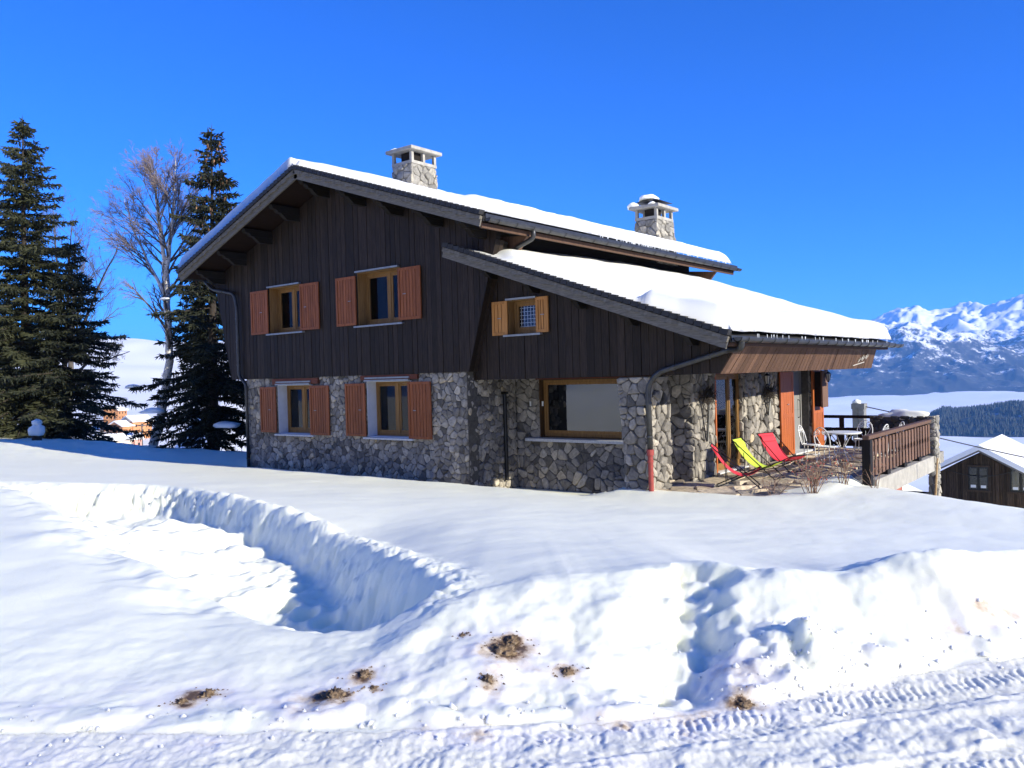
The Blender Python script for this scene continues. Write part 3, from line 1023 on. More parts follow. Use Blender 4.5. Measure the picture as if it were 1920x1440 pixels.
def wall_boxes(mb, axis, at, th, u0, u1, z0, z1, holes):
    """rectangular wall with rectangular holes; axis 'y' = wall in the XZ plane at y=at, thickness towards +y"""
    us = sorted({u0, u1, *[h[0] for h in holes], *[h[2] for h in holes]})
    for a, b in zip(us[:-1], us[1:]):
        zs = [(z0, z1)]
        for h in holes:
            if h[0] < b - 1e-6 and h[2] > a + 1e-6:
                nz = []
                for (p, q) in zs:
                    if h[1] > p: nz.append((p, min(q, h[1])))
                    if h[3] < q: nz.append((max(p, h[3]), q))
                zs = [(p, q) for p, q in nz if q - p > 1e-6]
        for p, q in zs:
            if axis == 'y': mb.box((a, at, p), (b, at + th, q))
            else: mb.box((at - th, a, p), (at, b, q))

# ---- openings: x0, z0, x1, z1
LOW_A = (-20.30, -1.50, -18.72, -0.10)
LOW_B = (-16.44, -1.50, -14.80, -0.06)
UP_A = (-20.56, 1.42, -19.05, 2.74)
UP_B = (-16.68, 1.42, -15.06, 2.80)
SMALL = (-11.86, 0.94, -11.00, 1.71)
PIC = (-12.22, -1.55, -9.45, -0.135)
DOOR = (17.98, -2.42, 19.62, -0.12)          # y0, z0, y1, z1 on the side wall
ENTRY = (22.86, -2.42, 24.40, -0.10)
GAP = (15.72, -2.6, 16.80, -0.09)

# ---- stone storey
sw = MB()
wall_boxes(sw, 'y', Y0 + .04, .36, -21.92, -12.97, -2.9, 0.14, [LOW_A, LOW_B])
wall_boxes(sw, 'y', YR + .04, .36, -13.0, -9.05, -2.9, 0.1, [PIC])
sw.box((-13.36, Y0 + .401, -2.9), (-13.01, YR + .039, 0.1))
sw.box((-21.88, Y0 + .402, -2.9), (-21.52, YB, 0.1))
sw.box((-21.519, YB - .3, -2.9), (XS - .4, YB, 0.1))
sw.box((-9.04, 16.84, -2.9), (XS - .04, 17.2, 0.1))
wall_boxes(sw, 'x', XS - .04, .36, 17.201, YB, -2.9, 0.0, [DOOR, ENTRY])
stone_wall = part('stone_wall', sw, 'mortar')
# the tapering corner pillar
pil = MB()
px0t, px0b, px1, py0, py1 = -9.04, -8.86, XS, YL + .03, 15.72
pil.add([(px0b + .03, py0 + .03, -2.9), (px1 - .03, py0 + .03, -2.9), (px1 - .03, py1 - .03, -2.9), (px0b + .03, py1 - .03, -2.9),
         (px0t + .03, py0 + .03, -0.1), (px1 - .03, py0 + .03, -0.1), (px1 - .03, py1 - .03, -0.1), (px0t + .03, py1 - .03, -0.1)],
        [(0, 3, 2, 1), (4, 5, 6, 7), (0, 1, 5, 4), (1, 2, 6, 5), (2, 3, 7, 6), (3, 0, 4, 7)])
pillar = part('pillar', pil, 'mortar')

def rect(u0, z0, u1, z1): return [(u0, z0), (u1, z0), (u1, z1), (u0, z1)]
X_, Y_, Z_ = (1, 0, 0), (0, 1, 0), (0, 0, 1)
stone_panel(stone_wall, rect(-21.92, -2.85, -12.97, 0.12), (0, Y0 + .04, 0), X_, Z_, (0, -1, 0),
            [(LOW_A[0], LOW_A[1] - .06, LOW_A[2], LOW_A[3] + .03), (LOW_B[0], LOW_B[1] - .06, LOW_B[2], LOW_B[3] + .03), (-20.55, -.10, -18.44, .2), (-16.68, -.06, -14.56, .2)], 0.145, 5, 0.0018, 0.026, squash=1.15)
stone_panel(stone_wall, rect(Y0 + .05, -2.85, YR + .02, 0.08), (-13.01, 0, 0), Y_, Z_, (1, 0, 0), (), 0.155, 6, 0.002, 0.03)
stone_panel(stone_wall, rect(-12.98, -2.85, -9.06, 0.05), (0, YR + .04, 0), X_, Z_, (0, -1, 0), [(PIC[0] - .02, PIC[1] - .10, PIC[2] + .5, PIC[3] + .2)], 0.17, 7, 0.002, 0.03)
stone_panel(pillar, [(px0b, -2.85), (px1, -2.85), (px1, -.11), (px0t, -.11)], (0, py0 + .03, 0), X_, Z_, (0, -1, 0), (), 0.175, 8, 0.003, 0.045)
stone_panel(pillar, rect(py0 + .01, -2.85, py1, -.11), (px1 - .03, 0, 0), Y_, Z_, (1, 0, 0), (), 0.175, 9, 0.003, 0.05, squash=1.4)
stone_panel(pillar, [(-py1, -2.85), (-py0, -2.85), (-py0, -.11), (-py1, -.11)], (px0b + .03, 0, 0), (0, -1, 0), Z_, (-1, 0, 0), (), 0.26, 10, 0.009, 0.05)
stone_panel(stone_wall, rect(-9.04, -2.85, XS, 0.0), (0, 16.84, 0), X_, Z_, (0, -1, 0), (), 0.19, 11, 0.003, 0.045, squash=1.6)
hs = [(DOOR[0] - .02, DOOR[1] - .3, DOOR[2] + .02, DOOR[3] + .2), (ENTRY[0] - .02, ENTRY[1] - .3, ENTRY[2] + .02, ENTRY[3] + .2)]
stone_panel(stone_wall, rect(16.82, -2.5, YB, 0.0), (XS - .04, 0, 0), Y_, Z_, (1, 0, 0), hs, 0.185, 12, 0.003, 0.05, squash=1.4, boost=1.6)
# stone jamb of the glazed door that faces the camera
stone_panel(stone_wall, rect(XS - .62, -2.44, XS - .02, -0.1), (0, DOOR[2] - .012, 0), X_, Z_, (0, -1, 0), (), 0.22, 13, 0.008, 0.02, squash=1.6)

# ---- boarded upper storey
def roof_r(x): return 5.54 - 0.3323 * (x + 17.76)         # upper roof, right slope, top of barge
def roof_l(x): return 5.54 + 0.3703 * (x + 17.76)
def roof_n(x): return 3.00 - 0.3503 * (x + 13.0)          # lean-to roof, top of barge
U = 0.20
GABLE = [(-22.62, 0.105), (-12.86, 0.115), (-11.93, 3.15), (-11.93, roof_r(-11.93) - U), (-17.76, 5.54 - U), (-23.3, roof_l(-23.3) - U), (-23.34, 3.0)]
LEAN = [(-13.1, -0.09), (-6.72, -0.075), (-6.36, roof_n(-6.36) - U), (-13.1, roof_n(-13.1) - U)]

clad = MB()
def backing(poly, y, th, holes):
    zs = min(p[1] for p in poly)
    xs = sorted({min(p[0] for p in poly), max(p[0] for p in poly), *[h[0] for h in holes], *[h[2] for h in holes]})
    for a, b in zip(xs[:-1], xs[1:]):
        strip = clip(clip(poly, 1, 0, b), -1, 0, -a)
        pieces = [strip]
        for h in holes:
            if h[0] < b - 1e-6 and h[2] > a + 1e-6:
                np_ = []
                for s_ in pieces:
                    np_ += [clip(s_, 0, 1, h[1]), clip(s_, 0, -1, -h[3])]
                pieces = np_
        for s_ in pieces:
            if len(s_) >= 3 and abs(area2(s_)) > 1e-5:
                clad.prism([(p[0], y, p[1]) for p in s_], (0, th, 0))
def shrink(poly, k=0.012):
    cx, cz = sum(p[0] for p in poly) / len(poly), sum(p[1] for p in poly) / len(poly)
    return [(p[0] - k * (1 if p[0] > cx else -1), p[1] - k * (1 if p[1] > cz else -1)) for p in poly]
backing(shrink(GABLE), Y0 + .012, .16, [UP_A, UP_B])
backing(shrink(LEAN), YL + .012, .16, [SMALL])
# sloping flank of the lean-to above the terrace, flank of the gable, left flank, rear wall
def quad_slab(a, b, c, d, off): clad.prism([a, b, c, d], off)
quad_slab((-6.75, YL + .18, -.07), (-6.75, 25.0, -.07), (-6.40, 24.2, .43), (-6.40, YL + .18, .43), (-.08, 0, 0.02))
quad_slab((-12.9, Y0 + .18, .12), (-12.9, YL + .2, .12), (-11.97, YL + .2, 3.1), (-11.97, Y0 + .18, 3.1), (-.08, 0, 0.02))
quad_slab((-12.55, YL + .2, 1.9), (-12.55, YB, 1.9), (-12.55, YB, roof_r(-12.55) - .25), (-12.55, YL + .2, roof_r(-12.55) - .25), (-.1, 0, 0))
quad_slab((-22.6, YB, .12), (-22.6, Y0 + .18, .12), (-23.28, Y0 + .18, 3.05), (-23.28, YB, 3.05), (.08, 0, .02))
clad.prism([(-6.8, YB, 0.1), (-22.6, YB, 0.1), (-23.2, YB, roof_l(-23.2) - .3), (-17.76, YB, 5.2), (-12.6, YB, roof_r(-12.6) - .3), (-12.6, YB, roof_n(-12.6) - .25), (-6.8, YB, roof_n(-6.8) - .25)], (0, -.15, 0))
cladding = part('cladding', clad, 'beam')
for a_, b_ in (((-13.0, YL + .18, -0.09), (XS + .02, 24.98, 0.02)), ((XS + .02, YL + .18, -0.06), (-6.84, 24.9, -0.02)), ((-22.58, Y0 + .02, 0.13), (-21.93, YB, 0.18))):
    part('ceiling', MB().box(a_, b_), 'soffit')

BR = random.Random(21)
def board(poly2, to3, off, mat='board', parent=None):
    if len(poly2) < 3 or abs(area2(poly2)) < 0.002:
        return
    if area2(poly2) < 0: poly2 = poly2[::-1]
    MB().prism([to3(p) for p in poly2], off).build('board', mat, parent or cladding)
def board_run(poly, y, width, holes, mat='board'):
    x0, x1 = min(p[0] for p in poly), max(p[0] for p in poly)
    n = round((x1 - x0) / width)
    w = (x1 - x0) / n
    for i in range(n):
        a, b = x0 + i * w + .005, x0 + (i + 1) * w - .005
        a += BR.uniform(-.004, .004)
        proud = BR.uniform(0.012, 0.028)
        strip = clip(clip(poly, 1, 0, b), -1, 0, -a)
        if len(strip) < 3: continue
        pieces = [strip]
        for h in holes:
            if h[0] < b and h[2] > a:
                if h[0] > a + .04 or h[2] < b - .04:
                    # a board cut along the edge of an opening
                    out = []
                    for s_ in pieces:
                        side = clip(s_, 1, 0, h[0]) if h[0] > a + .04 else clip(s_, -1, 0, -h[2])
                        inn = clip(s_, -1, 0, -h[0]) if h[0] > a + .04 else clip(s_, 1, 0, h[2])
                        out.append(side)
                        out += [clip(inn, 0, 1, h[1]), clip(inn, 0, -1, -h[3])]
                    pieces = out
                else:
                    pieces = [q for s_ in pieces for q in (clip(s_, 0, 1, h[1]), clip(s_, 0, -1, -h[3]))]
        for s_ in pieces:
            board(s_, lambda p: (p[0], y - proud, p[1]), (0, proud + .011, 0), mat)
def grow(h, k): return (h[0] - k, h[1] - k, h[2] + k, h[3] + k)
board_run(GABLE, Y0, 0.172, [UP_A, UP_B])
board_run(LEAN, YL, 0.185, [SMALL])
# boards of the flanks
nb = 51
for i in range(nb):
    t0, t1 = i / nb, (i + 1) / nb
    ya, yb = 14.78 + t0 * 10.22 + .006, 14.78 + t1 * 10.22 - .006
    yc, yd = 14.78 + t0 * 9.42 + .006, 14.78 + t1 * 9.42 - .006
    pr = BR.uniform(.0, .014)
    MB().prism([(-6.72 + pr, ya, -.085), (-6.72 + pr, yb, -.085), (-6.36 + pr, yd, .435), (-6.36 + pr, yc, .435)], (-.025, 0, .01)).build('board', 'skirt', cladding)
for a, b in ((Y0 - .02, Y0 + .14), (Y0 + .15, YL - .012)):
    MB().prism([(-12.845, a, .115), (-12.845, b, .115), (-11.915, b, 3.1), (-11.915, a, 3.1)], (-.03, 0, .01)).build('board', 'board', cladding)

# ---- roofs
rf = MB()
RY0, RY1 = 13.46, 26.6
def slope_slab(mb, x0, z0, x1, z1, y0, y1, th):
    mb.prism([(x0, y0, z0), (x1, y0, z1), (x1, y0, z1 - th), (x0, y0, z0 - th)][::-1], (0, y1 - y0, 0))
slope_slab(rf, -17.76, 5.54, -11.40, roof_r(-11.40), RY0, RY1, .12)
slope_slab(rf, -17.76, 5.538, -23.60, roof_l(-23.60), RY0, RY1, .12)
slope_slab(rf, -13.0, 3.0, -6.12, roof_n(-6.12), 13.96, 25.25, .10)
roof = part('roof', rf, 'tile')
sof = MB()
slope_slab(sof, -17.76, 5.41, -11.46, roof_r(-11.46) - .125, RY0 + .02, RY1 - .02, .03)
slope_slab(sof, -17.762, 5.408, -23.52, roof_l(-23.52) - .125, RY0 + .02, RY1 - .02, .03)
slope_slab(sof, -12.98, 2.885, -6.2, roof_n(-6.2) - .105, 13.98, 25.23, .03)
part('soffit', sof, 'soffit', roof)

def barge(x0, z0, x1, z1, y, label=None):
    """barge board with a thinner scalloped board over it, both following the verge"""
    d = Vector((x1 - x0, 0, z1 - z0))
    L = d.length
    d.normalize()
    nz = Vector((-d.z, 0, d.x))
    if nz.z < 0: nz = -nz
    def P(s, h, yy): return Vector((x0, yy, z0)) + d * s + nz * h
    rt_ = d.x > 0
    def fix(p): return p if rt_ else p[::-1]
    b = MB().prism(fix([P(0, -.24, y), P(L, -.24, y), P(L, -.02, y), P(0, -.02, y)]), (0, .05, 0)).build('barge_board', 'barge', roof)
    n = int(L / .05)
    pts = [P(0, -.015, y - .05)] + [P(L, -.015, y - .05)][:0]
    low = []
    for i in range(n + 1):
        s = L * i / n
        ph = (s / .42) % 1.0
        low.append(P(s, -.105 - .018 * math.sin(2 * PI * ph) - .010 * math.sin(4 * PI * ph), y - .05))
    mb = MB()
    for i in range(n):
        s0, s1 = L * i / n, L * (i + 1) / n
        mb.prism(fix([low[i], low[i + 1], P(s1, -.012, y - .05), P(s0, -.012, y - .05)]), (0, .049, 0))
    mb.build('scalloped_board', 'barge', roof)
    # ends of the roof tiles along the verge
    tl = MB()
    k = int(L / .17)
    for i in range(k):
        s0, s1 = L * i / k, L * (i + 1) / k
        tl.prism(fix([P(s0, -.005, y - .085), P(s1 - .012, .012, y - .085), P(s1 - .012, .115, y - .085), P(s0, .09, y - .085)]), (0, .165, 0))
    tag(tl.build('verge_tiles', 'tile', roof), kind='stuff')
barge(-17.76, 5.54, -11.42, roof_r(-11.42), 13.42)
barge(-17.76, 5.54, -23.62, roof_l(-23.62), 13.42)
barge(-13.0, 3.0, -6.13, roof_n(-6.13), 13.92)

def purlin(x, z, y0, y1, w=.16, h=.2):
    mb = MB()
    prof = [(y1, z), (y0, z), (y0 + .05, z - h * .55), (y0 + .16, z - h * .62), (y0 + .24, z - h), (y1, z - h)]
    mb.prism([(x - w / 2, p[0], p[1]) for p in prof], (w, 0, 0))
    mb.prism([(x - w / 2 + .01, y0 + .32, z - h - .002), (x - w / 2 + .01, y0 + .52, z - h - .16), (x - w / 2 + .01, y1, z - h - .16), (x - w / 2 + .01, y1, z - h - .002)], (w - .02, 0, 0))
    mb.build('purlin', 'beam', roof)
for x in (-16.3, -14.95, -13.6, -12.25):
    purlin(x, roof_r(x) - .20, 13.55, Y0 + .05)
for x in (-17.76,):
    purlin(x, 5.30, 13.55, Y0 + .05)
for x in (-19.1, -20.4, -21.7, -22.9):
    purlin(x, roof_l(x) - .20, 13.55, Y0 + .05)
for x in (-12.2, -11.0, -9.75, -8.5, -7.2):
    purlin(x, roof_n(x) - .18, 14.02, YL + .05, .13, .15)

def gutter(x, z, y0, y1, r, name='gutter'):
    mb = MB()
    n = 8
    prof = [(x + r * math.cos(PI + PI * i / n), z + r * math.sin(PI + PI * i / n)) for i in range(n + 1)]
    prof = [(x + r, z + .012)] [:0] + prof
    inner = [(x + (r - .008) * math.cos(PI + PI * i / n), z + .004 + (r - .008) * math.sin(PI + PI * i / n)) for i in range(n + 1)]
    ring = prof + inner[::-1]
    mb.prism([(p[0], y0, p[1]) for p in ring], (0, y1 - y0, 0))
    for yy in (y0, y1):
        mb.prism([(p[0], yy, p[1]) for p in prof], (0, .006, 0))
    g = mb.build(name, 'zinc', roof)
    bk = MB()
    k = int((y1 - y0) / .62)
    for i in range(k):
        yy = y0 + (i + .5) * (y1 - y0) / k
        bk.tube([(x + (r + .006) * math.cos(PI + PI * j / 6), yy, z + (r + .006) * math.sin(PI + PI * j / 6)) for j in range(7)], .009, 4)
    tag(bk.build('gutter_brackets', 'zinc', g), kind='stuff')
    return g
# upper eave: fascia board, tile edge, gutter
MB().box((-11.52, RY0, 3.18), (-11.46, RY1 - .1, 3.36)).build('fascia', 'skirt', roof)
MB().box((-11.46, RY0 + .03, 3.355), (-11.36, RY1, 3.475)).build('drip_edge', 'zinc', roof)
gutter(-11.31, 3.37, RY0 + .02, RY1 + .05, .085)
MB().box((-6.34, 14.0, .42), (-6.12, 24.45, .475)).build('fascia', 'skirt', roof)
MB().prism([(-6.12, 13.95, roof_n(-6.12) - .02), (-6.06, 13.95, .50), (-6.12, 13.95, .48)][::-1], (0, 11.3, 0)).build('drip_edge', 'zinc', roof)
MB().box((-6.14, 13.95, .485), (-6.095, 25.25, .60)).build('eave_flashing', 'zinc', roof)
gutter(-5.985, .565, 13.95, 25.3, .085)
gutter(-23.72, 3.30, RY0 + .02, RY1, .08)
# flared brackets that carry the upper eave, front and rear
for y in (YL + .35, YB - .1):
    MB().prism([(-12.5, y, 2.55), (-12.05, y, 2.62), (-11.55, y, 3.2), (-12.5, y, 3.3)], (0, .1, 0)).build('eave_bracket', 'skirt', roof)
# little soffit lamps under the upper eave
for y in (17.9, 20.4, 23.0):
    MB().tube([(-12.2, y, 3.02), (-12.2, y, 2.94)], .045, 8).build('soffit_lamp', 'amber', roof)

# ---- downpipes
def downpipe(pts, r, mat='zinc', red=None):
    # round the bends
    P = [Vector(p) for p in pts]
    out = [P[0]]
    for i in range(1, len(P) - 1):
        a, b = (P[i - 1] - P[i]), (P[i + 1] - P[i])
        k = min(.16, a.length * .45, b.length * .45)
        A, B = P[i] + a.normalized() * k, P[i] + b.normalized() * k
        for j in range(6):
            t = j / 5
            out.append(A * (1 - t) ** 2 + P[i] * 2 * t * (1 - t) + B * t * t)
    out.append(P[-1])
    o = MB().tube(out, r, 12).build('downpipe', mat, ch, smooth=True)
    for i in range(len(P) - 1):
        L = (P[i + 1] - P[i])
        k = int(L.length / 0.62)
        for j in range(k):
            c = P[i] + L * ((j + .5) / k)
            u = L.normalized()
            MB().tube([c - u * .018, c + u * .018], r + .009, 12).build('pipe_bracket', 'zinc', o)
    return o
p = downpipe([(-6.0, 14.15, .52), (-6.08, 14.3, .36), (-6.50, 14.68, .36), (-8.0, 14.70, -.02), (-8.26, 14.74, -.30), (-8.245, 14.74, -1.66)], .058)
rp = MB().tube([(-8.245, 14.74, -1.64), (-8.24, 14.74, -2.85)], .052, 12).tube([(-8.245, 14.74, -1.70), (-8.245, 14.74, -1.58)], .072, 12).tube([(-8.245, 14.74, -1.84), (-8.245, 14.74, -1.80)], .064, 12)
rp.build('red_pipe_foot', 'red_pipe', p, smooth=False)
p = downpipe([(-11.31, 15.1, 3.34), (-11.31, 15.1, 3.12), (-11.9, 15.14, 2.95), (-11.95, 15.16, 2.66), (-11.8, 15.16, 2.52)], .055)
p = downpipe([(-23.7, 14.3, 3.26), (-23.4, 14.38, 2.95), (-22.2, 14.38, 2.72), (-22.08, 14.38, 2.3), (-22.08, 14.38, .2), (-21.78, 14.42, -.02), (-21.78, 14.42, -2.6)], .05)
MB().tube([(-12.92, 15.87, -2.6), (-12.92, 15.87, -.45)], .05, 10).box((-12.99, 15.81, -.46), (-12.85, 15.93, -.40)).build('drain_pipe', 'black', ch)

# ---- windows
def shutter(x0, x1, z0, z1, y, parent, mat='shutter', handle=0.62):
    mb = MB()
    f = .065
    mb.box((x0, y, z0), (x0 + f, y + .035, z1)); mb.box((x1 - f, y, z0), (x1, y + .035, z1))
    mb.box((x0 + f, y + .001, z0), (x1 - f, y + .034, z0 + f)); mb.box((x0 + f, y + .001, z1 - f), (x1 - f, y + .034, z1))
    s = mb.build('shutter', mat, parent)
    n = max(3, round((x1 - x0 - 2 * f) / .105))
    w = (x1 - x0 - 2 * f) / n
    for i in range(n):
        a = x0 + f + i * w
        MB().box((a + .008, y + .016, z0 + f), (a + w - .008, y + .030, z1 - f)).build('slat', mat, parent)
    MB().box((x0 + (x1 - x0) * handle - .05, y - .012, (z0 + z1) / 2 - .012), (x0 + (x1 - x0) * handle + .05, y - .001, (z0 + z1) / 2 + .006)).build('shutter_bar', 'zinc_light', parent)
    # hinges
    return s

def window(h, y, depth, label, reveal='plaster', sash='golden', curtains=((0.0, .3),), glass='glass', mull=(0.5,), sillmat='sill', up=False, lintel=None, top=None):
    x0, z0, x1, z1 = h
    w = MB()
    f = .07
    yy = y + depth
    w.box((x0, yy, z0), (x0 + f, yy + .07, z1)); w.box((x1 - f, yy, z0), (x1, yy + .07, z1))
    w.box((x0 + f, yy + .002, z0), (x1 - f, yy + .068, z0 + f + .02)); w.box((x0 + f, yy + .002, z1 - f), (x1 - f, yy + .068, z1))
    win = w.build('window', sash, ch)
    for m in mull:
        mx = x0 + (x1 - x0) * m
        MB().box((mx - .05, yy - .006, z0 + f + .02), (mx + .05, yy + .064, z1 - f)).build('mullion', sash, win)
    # sashes
    edges = [x0 + f] + [x0 + (x1 - x0) * m for m in mull] + [x1 - f]
    for a, b in zip(edges[:-1], edges[1:]):
        a += .05 if a > x0 + f else 0
        b -= .05 if b < x1 - f else 0
        s = MB()
        g = .055
        s.box((a + .003, yy + .012, z0 + f + .023), (a + g, yy + .055, z1 - f - .003)); s.box((b - g, yy + .012, z0 + f + .023), (b - .003, yy + .055, z1 - f - .003))
        s.box((a + g, yy + .014, z0 + f + .023), (b - g, yy + .053, z0 + f + .09)); s.box((a + g, yy + .014, z1 - f - .06), (b - g, yy + .053, z1 - f - .003))
        s.build('sash', sash, win)
        MB().box((a + g, yy + .03, z0 + f + .09), (b - g, yy + .036, z1 - f - .06)).build('pane', glass, win)
    # reveal lining and the dark room behind
    r = MB()
    e = .012
    r.box((x0 - .002, y - .012, z0), (x0 + e, yy - .001, z1)); r.box((x1 - e, y - .012, z0), (x1 + .002, yy - .001, z1))
    r.box((x0 + e, y - .01, z1 - e), (x1 - e, yy - .001, z1 + .002)); r.box((x0 + e, y + .02, z0 - .002), (x1 - e, yy - .001, z0 + e))
    r.build('reveal', reveal, win)
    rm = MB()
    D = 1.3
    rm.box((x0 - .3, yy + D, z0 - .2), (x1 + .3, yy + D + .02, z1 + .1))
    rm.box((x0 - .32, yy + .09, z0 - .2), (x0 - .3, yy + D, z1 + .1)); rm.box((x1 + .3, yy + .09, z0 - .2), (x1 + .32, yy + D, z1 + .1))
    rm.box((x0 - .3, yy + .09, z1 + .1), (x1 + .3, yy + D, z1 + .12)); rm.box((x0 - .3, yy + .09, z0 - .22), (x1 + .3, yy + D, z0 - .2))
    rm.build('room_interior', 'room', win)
    for (c0, c1) in curtains:
        curtain(x0 + f + (x1 - x0 - 2 * f) * c0, x0 + f + (x1 - x0 - 2 * f) * c1, z0 + f, z1 - f, yy + .11, win)
    # sill
    if sillmat:
        MB().prism([(x0 - .1, y - .11, z0 - .055), (x0 - .1, y + .10, z0 - .04), (x0 - .1, y + .10, z0 + .004), (x0 - .1, y - .11, z0 - .012)][::-1], (x1 - x0 + .2, 0, 0)).build('sill', sillmat, win)
    if lintel:
        MB().box((lintel[0], y - .035, lintel[1]), (lintel[2], y + .05, lintel[3])).build('lintel', 'lintel', win)
    if top:
        for k in range(top):
            MB().box((x0 - .02, y - .10 + .03 * k, z1 + .005 + .065 * k), (x1 - .02, y - .02 + .03 * k, z1 + .045 + .065 * k)).build('shutter_rail', 'zinc_light', win)
    return win
def curtain(xa, xb, z0, z1, y, parent, fold=.055, ax='x', mat='curtain'):
    n = max(8, int(abs(xb - xa) / .02))
    fr, bk = [], []
    for i in range(n + 1):
        t = i / n
        x = xa + (xb - xa) * t
        o = fold * .4 * math.sin((x * 2 * PI) / (fold * 2.2)) + fold * .2 * math.sin(x * 21)
        fr.append((x, y + o)); bk.append((x, y + o + .004))
    ring = fr + bk[::-1]
    mb = MB()
    if ax == 'x':
        mb.add([(p[0], p[1], z0) for p in ring] + [(p[0], p[1], z1) for p in ring], [(i, (i + 1) % len(ring), len(ring) + (i + 1) % len(ring), len(ring) + i) for i in range(len(ring))])
    else:
        mb.add([(p[1], p[0], z0) for p in ring] + [(p[1], p[0], z1) for p in ring], [(i, (i + 1) % len(ring), len(ring) + (i + 1) % len(ring), len(ring) + i) for i in range(len(ring))])
    mb.build('curtain', mat, parent, smooth=True)

w = window(LOW_A, Y0, .30, '', 'plaster', curtains=((.1, .42),), lintel=(-20.53, -.075, -18.44, .085), top=2)
shutter(-21.12, -20.35, -1.47, -.14, Y0 - .07, w)
shutter(-18.78, -17.95, -1.50, -.13, Y0 - .07, w, handle=.3)
w = window(LOW_B, Y0, .30, '', 'plaster', curtains=((.36, .5), (.55, 1.0)), lintel=(-16.66, -.02, -14.56, .10), top=2)
shutter(-17.26, -16.47, -1.49, -.10, Y0 - .07, w, handle=.75)
shutter(-14.87, -14.08, -1.51, -.09, Y0 - .07, w, handle=.3)
w = window(UP_A, Y0, .28, '', 'golden', curtains=((.05, .46),), sillmat='zinc_light', top=1)
shutter(-21.43, -20.59, 1.42, 2.70, Y0 - .08, w, handle=.62)
shutter(-19.07, -18.24, 1.43, 2.72, Y0 - .08, w, handle=.3)
w = window(UP_B, Y0, .28, '', 'golden', curtains=((.62, .85),), sillmat='zinc_light', top=1, mull=(.56,))
shutter(-17.50, -16.71, 1.44, 2.73, Y0 - .08, w, handle=.7)
shutter(-15.10, -14.31, 1.46, 2.76, Y0 - .08, w, handle=.3)
w = window(SMALL, YL, .20, '', 'golden', curtains=(), mull=(), sillmat='zinc_light', top=1)
# lattice net behind the small pane
lat = MB()
for i in range(7):
    x = SMALL[0] + .16 + i * .09
    lat.box((x, YL + .26, SMALL[1] + .15), (x + .012, YL + .266, SMALL[3] - .12))
for i in range(6):
    z = SMALL[1] + .17 + i * .085
    lat.box((SMALL[0] + .12, YL + .267, z), (SMALL[2] - .12, YL + .273, z + .012))
tag(lat.build('lattice_net', 'curtain', w), kind='stuff')
shutter(-12.31, -11.86, .93, 1.71, YL - .07, w, 'shutter_light', .5)
shutter(-11.04, -10.70, .94, 1.73, YL - .07, w, 'shutter_light', .55)
w = window(PIC, YR, .16, '', 'dark_frame', curtains=(), glass='coated', mull=(), sillmat=None)
MB().prism([(-12.62, YR - .12, -1.65), (-12.62, YR + .2, -1.61), (-12.62, YR + .2, -1.54), (-12.62, YR - .12, -1.58)][::-1], (3.1, 0, 0)).build('sill', 'sill', w)
MB().box((-12.32, YR - .02, -.125), (-9.1, YR + .03, .06)).build('lintel', 'lintel', w)
for x in (-12.50, -12.12):
    MB().box((x, YR - .05, -.78), (x + .04, YR - .03, -.66)).build('window_sticker', 'whitepaint', w)

# ---- terrace side: glazed door, entrance with folded door shutters
dr = MB()
y0, z0, y1, z1 = DOOR
xi = XS - .12
f = .06
dr.box((xi - .08, y0, z0), (xi, y0 + f, z1)); dr.box((xi - .08, y1 - f, z0), (xi, y1, z1))
dr.box((xi - .078, y0 + f, z1 - f), (xi - .002, y1 - f, z1)); dr.box((xi - .078, y0 + f, z0), (xi - .002, y1 - f, z0 + .06))
door = dr.build('glazed_door', 'golden', ch)
ym = y0 + 1.02
MB().box((xi - .082, ym - .03, z0 + .06), (xi + .004, ym + .03, z1 - f)).build('mullion', 'golden', door)
for a, b in ((y0 + f, ym - .03), (ym + .03, y1 - f)):
    s = MB()
    s.box((xi - .06, a + .003, z0 + .063), (xi - .01, a + .05, z1 - f - .003)); s.box((xi - .06, b - .05, z0 + .063), (xi - .01, b - .003, z1 - f - .003))
    s.box((xi - .058, a + .05, z0 + .063), (xi - .012, b - .05, z0 + .17)); s.box((xi - .058, a + .05, z1 - f - .07), (xi - .012, b - .05, z1 - f - .003))
    s.build('sash', 'golden', door)
    MB().box((xi - .04, a + .05, z0 + .17), (xi - .034, b - .05, z1 - f - .07)).build('pane', 'glass', door)
MB().box((xi + .002, y0 - .03, z0), (XS + .01, y0 + .03, z1)).build('door_lining', 'door_orange', door)
MB().box((XS - .3, y0 - .1, z1 + .001), (XS + .01, y1 + .1, z1 + .07)).build('lintel', 'lintel', door)
MB().box((XS - .32, y0 - .02, -2.445), (XS + .08, y1 + .02, -2.41)).build('threshold', 'sill', door)
curtain(y0 + .12, y0 + .78, z0 + .12, z1 - .2, xi - .22, door, .07, 'y')
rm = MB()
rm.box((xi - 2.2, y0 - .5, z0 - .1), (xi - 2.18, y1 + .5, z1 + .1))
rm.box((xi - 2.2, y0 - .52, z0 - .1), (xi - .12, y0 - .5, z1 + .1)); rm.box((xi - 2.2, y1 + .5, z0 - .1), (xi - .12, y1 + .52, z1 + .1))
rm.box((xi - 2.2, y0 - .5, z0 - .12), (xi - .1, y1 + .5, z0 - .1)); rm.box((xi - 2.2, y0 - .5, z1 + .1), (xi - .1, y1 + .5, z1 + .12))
rm.build('room_interior', 'room', door)

